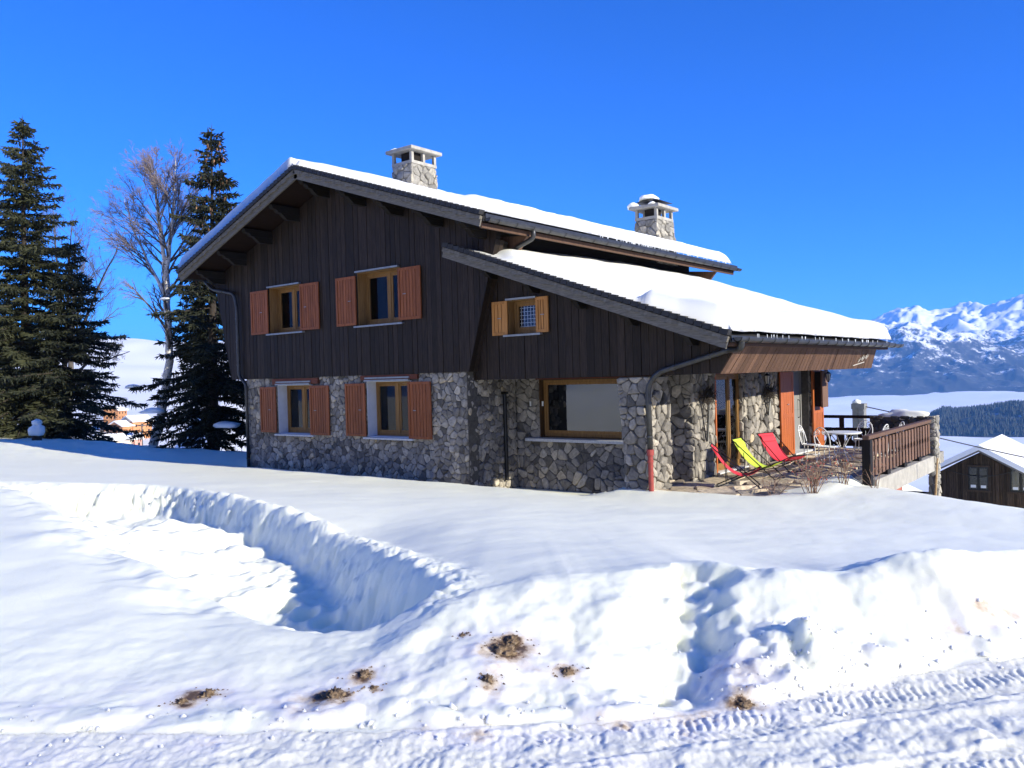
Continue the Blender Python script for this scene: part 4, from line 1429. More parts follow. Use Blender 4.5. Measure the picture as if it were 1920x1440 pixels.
y0, z0, y1, z1 = ENTRY
e = MB()
e.box((XS - .34, y0, z0), (XS - .24, y0 + .08, z1)); e.box((XS - .34, y1 - .08, z0), (XS - .24, y1, z1)); e.box((XS - .338, y0 + .08, z1 - .08), (XS - .242, y1 - .08, z1))
ent = e.build('entrance_door', 'grey_door', ch)
MB().box((XS - .32, y0 + .083, z0 + .01), (XS - .27, y1 - .083, z1 - .083)).build('door_leaf', 'grey_door', ent)
MB().box((XS - .272, y0 + .083, -1.25), (XS - .262, y1 - .083, -1.23)).build('door_joint', 'concrete_dark', ent)
MB().tube([(XS - .26, y1 - .25, -.95), (XS - .2, y1 - .25, -.98), (XS - .2, y1 - .25, -1.45), (XS - .26, y1 - .25, -1.48)], .014, 6).build('handle', 'black', ent)
MB().box((XS - .35, y0 - .12, z1 + .001), (XS + .02, y1 + .12, z1 + .08)).build('lintel', 'lintel', ent)
MB().box((XS - .34, y0 - .02, -2.45), (XS + .12, y1 + .02, -2.405)).build('threshold', 'sill', ent)
def door_shutter(ya, yb, x, z0, z1, parent):
    f = .10
    mb = MB()
    mb.box((x, ya, z0), (x + .045, ya + f, z1)); mb.box((x, yb - f, z0), (x + .045, yb, z1))
    for za, zb in ((z0, z0 + f + .02), (-1.38, -1.26), (z1 - f, z1)):
        mb.box((x + .001, ya + f, za), (x + .044, yb - f, zb))
    s = mb.build('door_shutter', 'door_orange', ch)
    n = 5
    w_ = (yb - ya - 2 * f) / n
    for za, zb in ((z0 + f + .02, -1.38), (-1.26, z1 - f)):
        for i in range(n):
            MB().box((x + .006, ya + f + i * w_ + .004, za), (x + .034, ya + f + (i + 1) * w_ - .004, zb)).build('slat', 'door_orange', s)
    MB().box((x + .046, (ya + yb) / 2 - .03, -1.02), (x + .06, (ya + yb) / 2 + .09, -1.0)).build('shutter_bar', 'zinc_light', s)
    return s
door_shutter(21.86, 22.84, XS + .05, -2.40, -.12, ch)
door_shutter(24.42, 25.34, XS + .05, -2.40, -.12, ch)
MB().box((-8.02, 24.55, -1.2), (-7.97, 25.05, -.12)).build('hanging_board', 'rail', ch)
MB().box((-8.26, 24.6, -1.18), (-8.025, 24.65, -.14)).build('board_bracket', 'beam', ch)

# ---- chimneys
def chimney(x0, x1, y0, y1, zb, zs, zt, batter, seed, hat):
    """stone stack from zb to zs, concrete collar, posts and slab up to zt"""
    b = batter
    c = MB()
    k = .03
    c.add([(x0 - b + k, y0 - b + k, zb), (x1 + b - k, y0 - b + k, zb), (x1 + b - k, y1 + b - k, zb), (x0 - b + k, y1 + b - k, zb), (x0 + k, y0 + k, zs), (x1 - k, y0 + k, zs), (x1 - k, y1 - k, zs), (x0 + k, y1 - k, zs)],
          [(0, 3, 2, 1), (4, 5, 6, 7), (0, 1, 5, 4), (1, 2, 6, 5), (2, 3, 7, 6), (3, 0, 4, 7)])
    chm = c.build('chimney', 'mortar_pale', ch)
    t = (zs - zb)
    nf = Vector((0, -t, b)).normalized()
    nr = Vector((t, 0, b)).normalized()
    upf = Vector((0, b, t)).normalized()
    upr = Vector((-b, 0, t)).normalized()
    H = math.hypot(t, b)
    stone_panel(chm, [(x0 - b, 0), (x1 + b, 0), (x1, H), (x0, H)], Vector((0, y0 - b + k, zb)), X_, upf, nf, (), .2, seed, .004, .04, 'stone_pale', boost=2.2)
    stone_panel(chm, [(y0 - b, 0), (y1 + b, 0), (y1, H), (y0, H)], Vector((x1 + b - k, 0, zb)), Y_, upr, nr, (), .2, seed + 1, .004, .04, 'stone_pale', boost=2.2)
    MB().box((x0 - .0, y0 - .0, zs), (x1 + .0, y1 + .0, zs + .09)).build('collar', 'concrete', chm)
    hp = zt - .10 - (zs + .09)
    pw = .11
    for px in (x0, x1 - pw):
        for py in (y0, (y0 + y1) / 2 - pw / 2, y1 - pw):
            MB().box((px + .01, py + .01, zs + .09), (px + pw - .01, py + pw - .01, zt - .1)).build('post', 'concrete', chm)
    MB().box((x0 + .3, y0 + .12, zs + .09), (x1 - .12, y0 + .5, zt - .12)).build('flue', 'beam', chm)
    MB().box((x0 - .13, y0 - .13, zt - .1), (x1 + .13, y1 + .13, zt)).build('cap_slab', 'concrete', chm, bevel=.012)
    if hat:
        cx, cy = (x0 + x1) / 2, (y0 + y1) / 2
        MB().box((cx - .28, cy - .3, zt), (cx + .28, cy + .3, zt + .09)).build('cowl_base', 'concrete_dark', chm)
        h = MB()
        vs = [(cx - .44, cy - .48, zt + .14), (cx + .44, cy - .48, zt + .14), (cx + .44, cy + .48, zt + .14), (cx - .44, cy + .48, zt + .14), (cx, cy - .2, zt + .30), (cx, cy + .2, zt + .30)]
        h.add(vs, [(0, 1, 4), (1, 2, 5, 4), (2, 3, 5), (3, 0, 4, 5), (3, 2, 1, 0)])
        h.build('cowl', 'black', chm)
    return chm
chimney(-18.28, -17.42, 17.36, 18.42, 4.9, 6.38, 6.86, .03, 41, False)
chimney(-13.36, -12.56, 23.28, 24.38, 3.4, 4.83, 5.28, .10, 51, True)
flush_stones(ch)

# ================================================================== SNOW ON THE ROOFS
def snow_sheet(name, fx, x0, x1, y0, y1, thick, label, nx=90, ny=150, mat='snow', rim=.14):
    """a closed blanket of snow on a roof slope; thick(u, v, x, y) gives its depth"""
    u = np.linspace(0, 1, nx)
    v = np.linspace(0, 1, ny)
    Ux, Vy = np.meshgrid(u, v, indexing='ij')
    wob = (perlin(Vy * (y1 - y0) * .9, Vy * 0 + x1, 330) + .5 * perlin(Vy * (y1 - y0) * 2.9, Vy * 0 + x1, 331))
    X = x0 + (x1 - x0) * Ux * (1 - 0.010 - 0.011 * wob)
    Yv = y0 + (y1 - y0) * Vy
    base = fx(X)
    dx0, dx1 = np.abs(X - x0), np.abs(X - X[-1:, :])
    dy0, dy1 = Yv - y0, y1 - Yv
    th = thick(X, Yv)
    def edge(d, r): return np.sqrt(np.clip(1 - (1 - np.clip(d / r, 0, 1)) ** 2, 0, 1))
    th = th * edge(dx0, .16) * edge(dx1, .22) * edge(dy0, rim) * edge(dy1, .3)
    top = base + .10 + th
    bot = base + .095
    n = nx * ny
    V = np.concatenate([np.stack([X, Yv, top], -1).reshape(-1, 3), np.stack([X, Yv, bot], -1).reshape(-1, 3)])
    Ft = grid_faces(nx, ny, False)
    if x1 < x0: Ft = Ft[:, ::-1]
    # grid_faces winds for (rad, ang); flip so the top faces up
    a, b, c = V[Ft[0, 0]], V[Ft[0, 1]], V[Ft[0, 2]]
    if np.cross(b - a, c - a)[2] < 0: Ft = Ft[:, ::-1]
    Fb = Ft[:, ::-1] + n
    rim = []
    idx = np.arange(n).reshape(nx, ny)
    loop = np.concatenate([idx[:, 0], idx[-1, 1:], idx[-2::-1, -1], idx[0, -2:0:-1]])
    l2 = np.roll(loop, -1)
    Fr = np.stack([loop, l2, l2 + n, loop + n], -1)
    o = mesh_np(name, V, np.concatenate([Ft, Fb, Fr]), mat, True)
    tag(o, label, 'snow')
    return o
def th_upper(X, Y):
    t = 0.20 + 0.07 * fbm(X * .6, Y * .5, 3, 301) + .02 * fbm(X * 2.2, Y * 2.2, 3, 303)
    front = sst(.9, .5, Y - RY0 + .1 * np.sin(X * 2))
    far = sst(-13.3, -12.6, X)
    t = t + 0.10 * sst(-12.9, -12.4, X + .3 * perlin(Y * .4, Y * 0, 305)) * sst(0.5, .9, Y - RY0)
    t = t - 0.07 * front * sst(-17.2, -16.5, X)
    t = t - .16 * sst(19, 25, Y) * sst(-11.8, -11.4, X) * (0.5 + 0.5 * np.sin(Y * 7 + 3 * perlin(Y * 2, Y * 0, 306)))
    return np.maximum(t, .03)
snow_sheet('roof_snow', roof_r, -17.76, -11.42, RY0 - .06, RY1 - .15, th_upper, 'thick white snow blanket lying on the upper roof slope between the chimneys')
def th_left(X, Y):
    return np.maximum(.34 + .05 * fbm(X * .5, Y * .5, 3, 311) + .02 * perlin(X * 1.5, Y * 1.5, 313), .03)
snow_sheet('roof_snow', roof_l, -23.60, -17.76, RY0 - .12, RY1 - .15, th_left, 'snow layer edging the left hand slope of the upper roof beside the dark spruces', rim=.05)
def th_lean(X, Y):
    t = 0.21 + 0.07 * fbm(X * .5, Y * .4, 3, 321) + .018 * fbm(X * 1.8, Y * 1.8, 3, 323)
    bare = sst(-10.9, -11.9, X + (Y - 14) * 0.9)
    t = t * (1 - bare)
    fr = Y - 13.96
    front = sst(.75, .45, fr + .10 * perlin(X * 1.1, X * 0 + 2.2, 325))
    out = sst(-8.05, -7.7, X)
    t = t - .10 * front * (1 - out)
    t = t + .14 * out * sst(2.2, 1.0, fr + .2 * perlin(X, Y, 327)) + .08 * sst(-7.2, -6.5, X)
    t = t + .10 * sst(16, 19, Y)
    return np.maximum(t, .0)
snow_sheet('roof_snow', roof_n, -12.4, -6.10, 13.92, 25.1, th_lean, 'smooth deep snow blanket lying on the lower lean-to roof above the terrace')

def snow_lump(name, c, r, label, seed, squash=(1, 1, .6), mat='snow', sub=3, rough=0.0):
    import bmesh
    bm = bmesh.new()
    bmesh.ops.create_icosphere(bm, subdivisions=sub, radius=1)
    rr = random.Random(seed)
    o = Vector((rr.uniform(0, 50), rr.uniform(0, 50), 0))
    from mathutils import noise as mn
    for v in bm.verts:
        n = mn.noise(v.co * 1.3 + o) * .35 + mn.noise(v.co * 3.1 + o) * .15
        if rough:
            n += rough * (abs(mn.noise(v.co * 5.0 + o)) * 1.4 + mn.noise(v.co * 11.0 + o) * .7 - .35)
        k = 1 + n
        v.co = Vector((v.co.x * squash[0] * k * r, v.co.y * squash[1] * k * r, max(v.co.z, -.25) * squash[2] * k * r))
    me = bpy.data.meshes.new(name)
    bm.to_mesh(me)
    bm.free()
    me.polygons.foreach_set('use_smooth', [True] * len(me.polygons))
    me.materials.append(MAT[mat])
    ob = bpy.data.objects.new(name, me)
    COL.objects.link(ob)
    ob.location = c
    if label: tag(ob, label, 'snow')
    return ob
snow_lump('snow_clump', (-18.26, 17.5, 6.87), .16, 'small snow lump on the corner of the taller chimney slab near the ridge', 3)
snow_lump('snow_clump', (-13.10, 23.75, 5.55), .30, 'rounded snow cap on the black metal cowl of the right chimney', 4, (1.0, 1.2, .55))
snow_lump('snow_clump', (-13.44, 23.35, 5.29), .17, 'snow chunk at the left corner of the right chimney slab', 5, (1.1, 1.1, .9))
snow_lump('snow_clump', (-12.70, 23.22, 5.30), .10, 'small snow crumb on the front edge of the right chimney slab', 6)

# ================================================================== TERRACE
TX0, TX1, TY0, TY1, TZ = -9.1, -4.98, 15.0, 25.9, -2.45
tb = MB()
tb.box((TX0, 14.95, -2.80), (-5.06, TY1, -2.49))
terr = tb.build('terrace', 'mortar_pale')
tag(terr, kind='structure')
FR = random.Random(61)
for poly in voronoi(rect(-9.0, 15.0, -5.9, 25.2), [], 0.44, FR, 1.2):
    c = (sum(p[0] for p in poly) / len(poly), sum(p[1] for p in poly) / len(poly))
    if c[0] < XS - .1 and not (15.7 < c[1] < 16.9):
        continue
    vs, fs = stone_geo(poly, Vector((0, 0, TZ - .022)), Vector((1, 0, 0)), Vector((0, 1, 0)), Vector((0, 0, 1)), .008, .016, FR)
    MB().add(vs, fs).build('paving_stone', 'flag', terr)
# edge beam of the slab, its column and what shows beneath it
MB().box((-5.055, 18.45, -2.84), (-4.90, 24.05, -2.44)).build('edge_beam', 'concrete', terr)
MB().box((-6.2, 18.6, -2.86), (-5.057, 24.0, -2.802)).build('slab_underside', 'concrete_dark', terr)
bw = MB().box((-6.4, 20.0, -5.2), (-6.2, 26.0, -2.803))
bw.build('basement_wall', 'terracotta', terr)
MB().box((-6.19, 23.4, -4.6), (-6.15, 24.6, -2.95)).build('dark_opening', 'black', terr)  # black sheet on the wall: an opening's shade put into its colour

def railing():
    root = thing('railing', 'brown wooden terrace railing with shaped slats above the pale concrete slab', 'railing', (-5.0, 21, -2.45))
    x = -5.0
    ya, yb = 18.15, 23.78
    MB().box((x - .085, ya - .09, -2.75), (x + .085, ya + .09, -1.56)).build('post', 'rail_dark', root)
    MB().prism([(x - .07, ya - .1, -1.56), (x + .07, ya - .1, -1.56), (x + .075, ya - .1, -1.475), (x - .075, ya - .1, -1.475)], (0, yb - ya + .1, 0)).build('top_rail', 'rail', root, bevel=.01)
    MB().box((x - .03, ya + .09, -1.74), (x + .005, yb, -1.66)).build('upper_rail', 'rail', root)
    MB().box((x - .03, ya + .09, -2.28), (x + .005, yb, -2.20)).build('lower_rail', 'rail', root)
    for yy in (ya + 1.45, ya + 2.95, ya + 4.4):
        MB().box((x - .075, yy - .035, -2.44), (x - .031, yy + .035, -1.561)).build('post', 'rail', root)
        MB().box((x - .10, yy - .13, -2.44), (x + .06, yy + .13, -2.34)).build('rail_foot', 'rail_dark', root)
    n = 19
    for i in range(n):
        c = ya + .27 + i * (yb - ya - .36) / (n - 1)
        w, z0, z1 = .085, -2.36 + .0, -1.60
        zm = (z0 + z1) / 2
        o = [(c - w, z0), (c + w, z0), (c + w, zm - .09), (c + w * .55, zm - .03), (c + w * .55, zm + .03), (c + w, zm + .09), (c + w, z1 - .02), (c + w * .7, z1), (c - w * .7, z1), (c - w, z1 - .02), (c - w, zm + .09), (c - w * .55, zm + .03), (c - w * .55, zm - .03), (c - w, zm - .09)]
        MB().prism([(x + .031, p[0], p[1]) for p in o], (-.024, 0, 0)).build('slat', 'rail', root)
    return root
railing()
def back_railing():
    root = thing('railing', 'dark wooden railing with cut-out slats at the far end of the terrace', 'railing', (-7.6, 25.75, -2.45))
    y = 25.75
    MB().box((-8.35, y - .06, -1.58), (-6.5, y + .06, -1.49)).build('top_rail', 'rail_dark', root)
    MB().box((-8.35, y - .02, -1.95), (-6.5, y + .04, -1.87)).build('upper_rail', 'rail_dark', root)
    MB().box((-8.35, y - .02, -2.38), (-6.5, y + .04, -2.30)).build('lower_rail', 'rail_dark', root)
    MB().box((-7.86, y - .09, -2.5), (-7.73, y - .021, -1.581)).build('post', 'rail_dark', root)
    for i in range(6):
        c = -8.2 + i * .31
        w = .145
        o = [(c - w, -2.42), (c + w, -2.42), (c + w, -2.30), (c + w * .45, -2.22), (c + w * .45, -2.14), (c + w, -2.05), (c + w, -1.93), (c + w * .6, -1.86), (c - w * .6, -1.86), (c - w, -1.93), (c - w, -2.05), (c - w * .45, -2.14), (c - w * .45, -2.22), (c - w, -2.30)]
        MB().prism([(p[0], y - .046, p[1]) for p in o], (0, .025, 0)).build('slat', 'rail_dark', root)
    return root
back_railing()
def parapet():
    root = thing('stone_parapet', 'low dark stone parapet with a snow mound on top at the terrace corner', 'parapet', (-5.9, 24.6, -2.45))
    MB().box((-6.64, 24.42, -2.9), (-5.13, 24.92, -1.46)).build('wall', 'mortar', root)
    w = root.children[0]
    for i, poly in enumerate(voronoi(rect(-6.66, -2.5, -5.12, -1.42), [], .2, random.Random(71), 1.7)):
        vs, fs = stone_geo(poly, Vector((0, 24.42, 0)), Vector((1, 0, 0)), Vector((0, 0, 1)), Vector((0, -1, 0)), .006, .04, FR)
        MB().add(vs, fs).build('stone', 'stone_dark', w)
    return root
parapet()
o = snow_lump('snow_mound', (-5.82, 24.66, -1.46), .32, 'rounded snow mound lying on top of the dark stone parapet', 8, (1.95, .75, .62))
def column():
    root = thing('stone_column', 'pale rough stone column at the outer corner of the terrace slab', 'column', (-4.95, 24.0, -4.5))
    MB().box((-5.04, 23.92, -5.2), (-4.87, 24.30, -1.42)).build('core', 'mortar_pale', root)
    core = root.children[0]
    for reg, org, ux, nr in ((rect(-5.06, -4.6, -4.85, -1.38), (0, 23.92, 0), (1, 0, 0), (0, -1, 0)), (rect(23.91, -4.6, 24.31, -1.38), (-4.87, 0, 0), (0, 1, 0), (1, 0, 0))):
        for poly in voronoi(reg, [], .19, random.Random(81), 1.3):
            vs, fs = stone_geo(poly, Vector(org), Vector(ux), Vector((0, 0, 1)), Vector(nr), .006, .035, FR)
            MB().add(vs, fs).build('stone', 'stone_pale', core)
column()
def trough():
    root = thing('trough', 'dark empty trough standing under the terrace slab beside the stone column', 'trough', (-5.1, 22.9, -3.6))
    m = MB()
    x0, x1, y0, y1, z0, z1 = -5.7, -4.95, 22.5, 23.6, -3.95, -3.36
    m.box((x0, y0, z0), (x1, y1, z0 + .06)); m.box((x0, y0, z0 + .06), (x0 + .06, y1, z1)); m.box((x1 - .06, y0, z0 + .06), (x1, y1, z1))
    m.box((x0 + .06, y0, z0 + .06), (x1 - .06, y0 + .06, z1)); m.box((x0 + .06, y1 - .06, z0 + .06), (x1 - .06, y1, z1))
    m.build('tub', 'rail_dark', root)
    MB().box((x0 - .03, y0 - .03, z1 - .07), (x1 + .03, y0 - .001, z1 - .01)).build('rim', 'black', root)
trough()
def stake():
    o = MB().tube([(-4.58, 22.2, -4.2), (-4.52, 22.1, -3.2), (-4.44, 22.0, -2.3)], [.026, .024, .02], 8).build('stake', 'stake')
    tag(o, 'thin leaning wooden stake in the snow beside the old barn', 'stake')
stake()

# ---- deck chairs (local coordinates: x forward, y across)
def deck_chair(cloth, label, loc, rz):
    t = thing('deck_chair', label, 'deck chair', loc, 'deck chairs on the terrace', local=True, rz=rz)
    w = .29
    A0, A1 = (-.54, .88), (.43, .0)       # back rail, top to front foot
    B0, B1 = (.45, .40), (-.46, .0)       # seat rail, front to rear foot
    r = .012
    f = MB()
    for s in (-w, w):
        f.tube([(A0[0], s, A0[1]), (A1[0], s, A1[1] + r)], r, 6)
    f.tube([(A0[0], -w, A0[1]), (A0[0], w, A0[1])], r, 6).tube([(A1[0] - .03, -w, .03), (A1[0] - .03, w, .03)], r, 6)
    f.build('back_frame', 'black', t)
    w2 = w - .03
    g = MB()
    for s in (-w2, w2):
        g.tube([(B0[0], s, B0[1]), (B1[0], s, B1[1] + r)], r, 6)
    g.tube([(B0[0], -w2, B0[1]), (B0[0], w2, B0[1])], r, 6).tube([(B1[0] + .02, -w2, .02), (B1[0] + .02, w2, .02)], r, 6)
    g.build('seat_frame', 'black', t)
    for s in (-w - .02, w + .02):
        MB().tube([(-.26, s, .60), (-.24, s, .10)], .009, 6).build('strut', 'black', t)
    # canvas hung between the two top bars
    n, mW = 26, 6
    top, bot = [], []
    P0, P1, P2, P3 = Vector((A0[0], 0, A0[1] + .01)), Vector((-.36, 0, .58)), Vector((-.05, 0, -.02)), Vector((B0[0], 0, B0[1] + .01))
    rows = []
    for i in range(n + 1):
        u = i / n
        rows.append(P0 * (1 - u) ** 3 + P1 * 3 * u * (1 - u) ** 2 + P2 * 3 * u * u * (1 - u) + P3 * u ** 3)
    vs, fs = [], []
    for k, off in enumerate((0.0, -.006)):
        for i, p in enumerate(rows):
            d = (rows[min(i + 1, n)] - rows[max(i - 1, 0)]).normalized()
            nn = Vector((-d.z, 0, d.x))
            for j in range(mW + 1):
                q = -1 + 2 * j / mW
                sag = -.018 * (1 - q * q) * math.sin(PI * i / n)
                vs.append((p.x + nn.x * (off + sag), q * (w - .035), p.z + nn.z * (off + sag)))
    M_ = mW + 1
    N_ = (n + 1) * M_
    for i in range(n):
        for j in range(mW):
            a = i * M_ + j
            fs.append((a, a + M_, a + M_ + 1, a + 1))
            fs.append((N_ + a, N_ + a + 1, N_ + a + M_ + 1, N_ + a + M_))
    for i in range(n):
        a, b = i * M_, i * M_ + mW
        fs.append((a, N_ + a, N_ + a + M_, a + M_)); fs.append((b, b + M_, N_ + b + M_, N_ + b))
    for j in range(mW):
        a, b = j, n * M_ + j
        fs.append((a, a + 1, N_ + a + 1, N_ + a)); fs.append((b, N_ + b, N_ + b + 1, b + 1))
    MB().add(vs, fs).build('canvas', cloth, t, smooth=True)
    # head cushion
    p = rows[2]
    d = (rows[4] - rows[1]).normalized()
    nn = Vector((-d.z, 0, d.x))
    c = MB()
    L, H = .17, .03
    secs = []
    for k in range(9):
        a = PI * k / 8
        secs.append((math.cos(a) * L / 2, math.sin(a) * H + .004))
    vs, fs = [], []
    for s in (-.22, .22):
        for (a, h) in secs:
            q = p + d * (a + .07) + nn * h
            vs.append((q.x, s, q.z))
    for k in range(8):
        fs.append((k, k + 1, 9 + k + 1, 9 + k))
    fs.append(tuple(range(8, -1, -1))); fs.append(tuple(range(9, 18)))
    c.add(vs, fs).build('head_cushion', cloth, t, smooth=False)
    return t
DK = TZ + .004
deck_chair('red_cloth', 'red deck chair nearest the stone pillar, seen from its side', (-7.02, 16.22, DK), math.radians(22))
deck_chair('lime_cloth', 'lime green deck chair between the two red ones', (-7.12, 17.65, DK), math.radians(2))
deck_chair('red_cloth', 'red deck chair turned to face the road in front of the orange door', (-7.16, 19.15, DK), math.radians(-20))

# ---- white iron garden set
def spiral(mb, c, ax, az, r0, turns, sgn, rad, start=0.0):
    pts = []
    n = int(18 * turns)
    for i in range(n + 1):
        t = i / n
        a = start + sgn * t * turns * 2 * PI
        r = r0 * (1 - .82 * t)
        pts.append(Vector(c) + Vector(ax) * (r * math.cos(a)) + Vector(az) * (r * math.sin(a)))
    mb.tube(pts, rad, 5)
def garden_chair():
    t = thing('garden_chair', '', 'garden chair', (0, 0, 0), 'white iron garden chairs', local=True)
    r = .012
    s = MB()
    ring = [(.21 * math.cos(a), .21 * math.sin(a), .45) for a in [2 * PI * i / 24 for i in range(24)]]
    s.tube(ring, .014, 6, closed=True)
    for k in range(-3, 4):
        y = k * .055
        hx = math.sqrt(max(0, .2 ** 2 - y * y))
        s.box((-hx, y - .018, .443), (hx, y + .018, .45))
    s.build('seat', 'whitepaint', t)
    for sx, sy in ((1, 1), (1, -1), (-1, 1), (-1, -1)):
        MB().tube([(.13 * sx, .13 * sy, .44), (.14 * sx, .14 * sy, .25), (.20 * sx, .19 * sy, .0)], .011, 6).build('leg', 'whitepaint', t)
    MB().tube([(.155 * math.cos(2 * PI * i / 20), .155 * math.sin(2 * PI * i / 20), .2) for i in range(20)], .007, 5, closed=True).build('stretcher_ring', 'whitepaint', t)
    b = MB()
    arch = []
    for i in range(21):
        a = PI * i / 20
        arch.append((-.20 - .10 * (.25 + .75 * math.sin(a)), .20 * math.cos(a), .66 + .28 * math.sin(a)))
    pts = [(-.17, .18, .45), (-.20, .20, .56)] + arch + [(-.20, -.20, .56), (-.17, -.18, .45)]
    b.tube(pts, .013, 6)
    b.build('back_frame', 'whitepaint', t)
    for sg in (1, -1):
        m = MB()
        spiral(m, (-.275, .095 * sg, .83), (0, 1, 0), (-.22, 0, .97), .088, 1.7, -sg, .009, PI if sg < 0 else 0)
        m.tube([(-.265, .18 * sg, .80), (-.235, .12 * sg, .66), (-.19, .03 * sg, .47)], .008, 5)
        m.build('scroll', 'whitepaint', t)
    return t
gc = garden_chair()
GC = [((-7.25, 21.35), 0, 'white iron chair beside the entrance door facing the table'),
      ((-6.55, 23.35), -92, 'white iron chair behind the table against the dark railing'),
      ((-5.90, 22.15), 172, 'white iron chair right of the table near the stone parapet'),
      ((-5.75, 23.1), 215, 'rearmost white iron chair at the right beside the parapet'),
      ((-6.72, 20.9), 80, 'white iron chair in front of the table with its back to the yard')]
for i, (p_, a_, lb) in enumerate(GC):
    if i == 0:
        gc.location = (p_[0], p_[1], DK); gc.rotation_euler = (0, 0, math.radians(a_)); gc['label'] = lb
    else:
        copy_thing(gc, (p_[0], p_[1], DK), math.radians(a_), lb)
def garden_table():
    t = thing('garden_table', 'round white iron garden table with scrolled legs and snow dusted top', 'table', (-6.68, 22.0, DK), local=True)
    n = 32
    m = MB()
    R_ = .48
    for (r0, z0, r1, z1) in ((0, .74, R_, .74), (R_, .74, R_ + .012, .725), (R_ + .012, .725, R_, .70), (R_, .70, 0, .715)):
        vs = [(r0 * math.cos(2 * PI * i / n), r0 * math.sin(2 * PI * i / n), z0) for i in range(n)] + [(r1 * math.cos(2 * PI * i / n), r1 * math.sin(2 * PI * i / n), z1) for i in range(n)]
        m.add(vs, [(i, n + i, n + (i + 1) % n, (i + 1) % n) for i in range(n)])
    m.build('tabletop', 'whitepaint', t, smooth=False)
    for k in range(4):
        a = PI / 4 + k * PI / 2
        c, s = math.cos(a), math.sin(a)
        MB().tube([(.30 * c, .30 * s, .70), (.16 * c, .16 * s, .5), (.08 * c, .08 * s, .36), (.15 * c, .15 * s, .18), (.30 * c, .30 * s, 0)], .014, 6).build('leg', 'whitepaint', t)
    MB().tube([(.13 * math.cos(2 * PI * i / 20), .13 * math.sin(2 * PI * i / 20), .2) for i in range(20)], .009, 5, closed=True).build('stretcher_ring', 'whitepaint', t)
garden_table()

# ---- lanterns, wall baskets, ornament
def lantern():
    t = thing('wall_lantern', '', 'lantern', (0, 0, 0), 'black wall lanterns beside the doors', local=True)
    MB().box((-.20, -.05, -.02), (-.185, .05, .14)).tube([(-.185, 0, .10), (-.06, 0, .16), (0, 0, .13)], .012, 6).build('bracket', 'black', t)
    b = MB()
    n = 6
    lo = [(.045 * math.cos(2 * PI * i / n), .045 * math.sin(2 * PI * i / n), -.16) for i in range(n)]
    hi = [(.08 * math.cos(2 * PI * i / n), .08 * math.sin(2 * PI * i / n), .04) for i in range(n)]
    for i in range(n):
        b.tube([lo[i], hi[i]], .007, 4)
    b.build('cage', 'black', t)
    g = MB()
    g.add([(p[0] * .85, p[1] * .85, p[2]) for p in lo] + [(p[0] * .9, p[1] * .9, p[2]) for p in hi], [(i, (i + 1) % n, n + (i + 1) % n, n + i) for i in range(n)] + [tuple(range(n - 1, -1, -1))])
    g.build('glass', 'amber', t)
    c = MB()
    c.add([(p[0] * 1.2, p[1] * 1.2, .045) for p in hi] + [(0, 0, .12)], [(i, (i + 1) % n, n) for i in range(n)] + [tuple(range(n - 1, -1, -1))])
    c.tube([(0, 0, -.2), (0, 0, -.16)], .03, 6)
    c.build('cap', 'black', t)
    return t
la = lantern()
la.location = (XS + .21, 20.62, -.24); la['label'] = 'black wall lantern on the stone pier between the glazed door and the orange shutter'
copy_thing(la, (XS + .42, 24.80, -.26), 0, 'black wall lantern in front of the far orange door shutter')

def wall_basket(loc, label, seed, h, dense):
    t = thing('wall_basket', label, 'wall basket', loc, 'pointed wall baskets of dry plants', local=True)
    f = MB()
    for a in (-.26, 0, .26):
        f.tube([(.10 if a == 0 else .02, a, 0), (.05, a * .12, -h)], .014, 5)
    f.tube([(.02, -.26, 0), (.10, -.12, 0), (.12, 0, 0), (.10, .12, 0), (.02, .26, 0)], .012, 5)
    f.tube([(.02, -.16, -h * .4), (.08, 0, -h * .4), (.02, .16, -h * .4)], .010, 5)
    f.build('cone_frame', 'black', t)
    rr = random.Random(seed)
    g = MB()
    for i in range(dense):
        p = Vector((rr.uniform(.02, .12), rr.uniform(-.22, .22), rr.uniform(-.12, .12)))
        q = p + Vector((rr.uniform(-.02, .14), rr.uniform(-.26, .26), rr.uniform(-.22, .24)))
        m_ = (p + q) / 2 + Vector((rr.uniform(0, .06), rr.uniform(-.05, .05), .05))
        g.tube([p, m_, q], [.008, .006, .003], 3)
    tag(g.build('dry_plant', 'bark', t), kind='stuff')
    return t
wall_basket((XS + .05, 17.28, -.62), 'black pointed wall basket full of dry twigs left of the glazed door', 91, 1.0, 170)
wall_basket((XS + .05, 20.95, -.68), 'black pointed wall basket with sparse twigs left of the orange shutter', 92, .55, 110)
def ornament():
    """small pale metal figures on a slanting line, fixed to the boards"""
    t = thing('wall_ornament', 'small pale metal ornament on the brown boards above the terrace', 'ornament', (-6.5, 23.4, .15))
    fx = lambda z: -6.72 + .36 * (z + .075) / .51 + .02
    def P(y, z): return (fx(z) + .012, y, z)
    m = MB().tube([P(22.95, .0), P(23.75, .09)], .012, 5)
    m.build('line', 'ornament', t)
    rr = random.Random(5)
    for i in range(5):
        y, z = 23.18 + i * .13, .14 + (i % 2) * .05 + i * .02
        MB().tube([P(y, z - .05), P(y + .02, z), P(y - .02, z + .06)], .014, 5).tube([P(y - .05, z), P(y + .05, z + .03)], .011, 5).build('figure', 'ornament', t)
ornament()

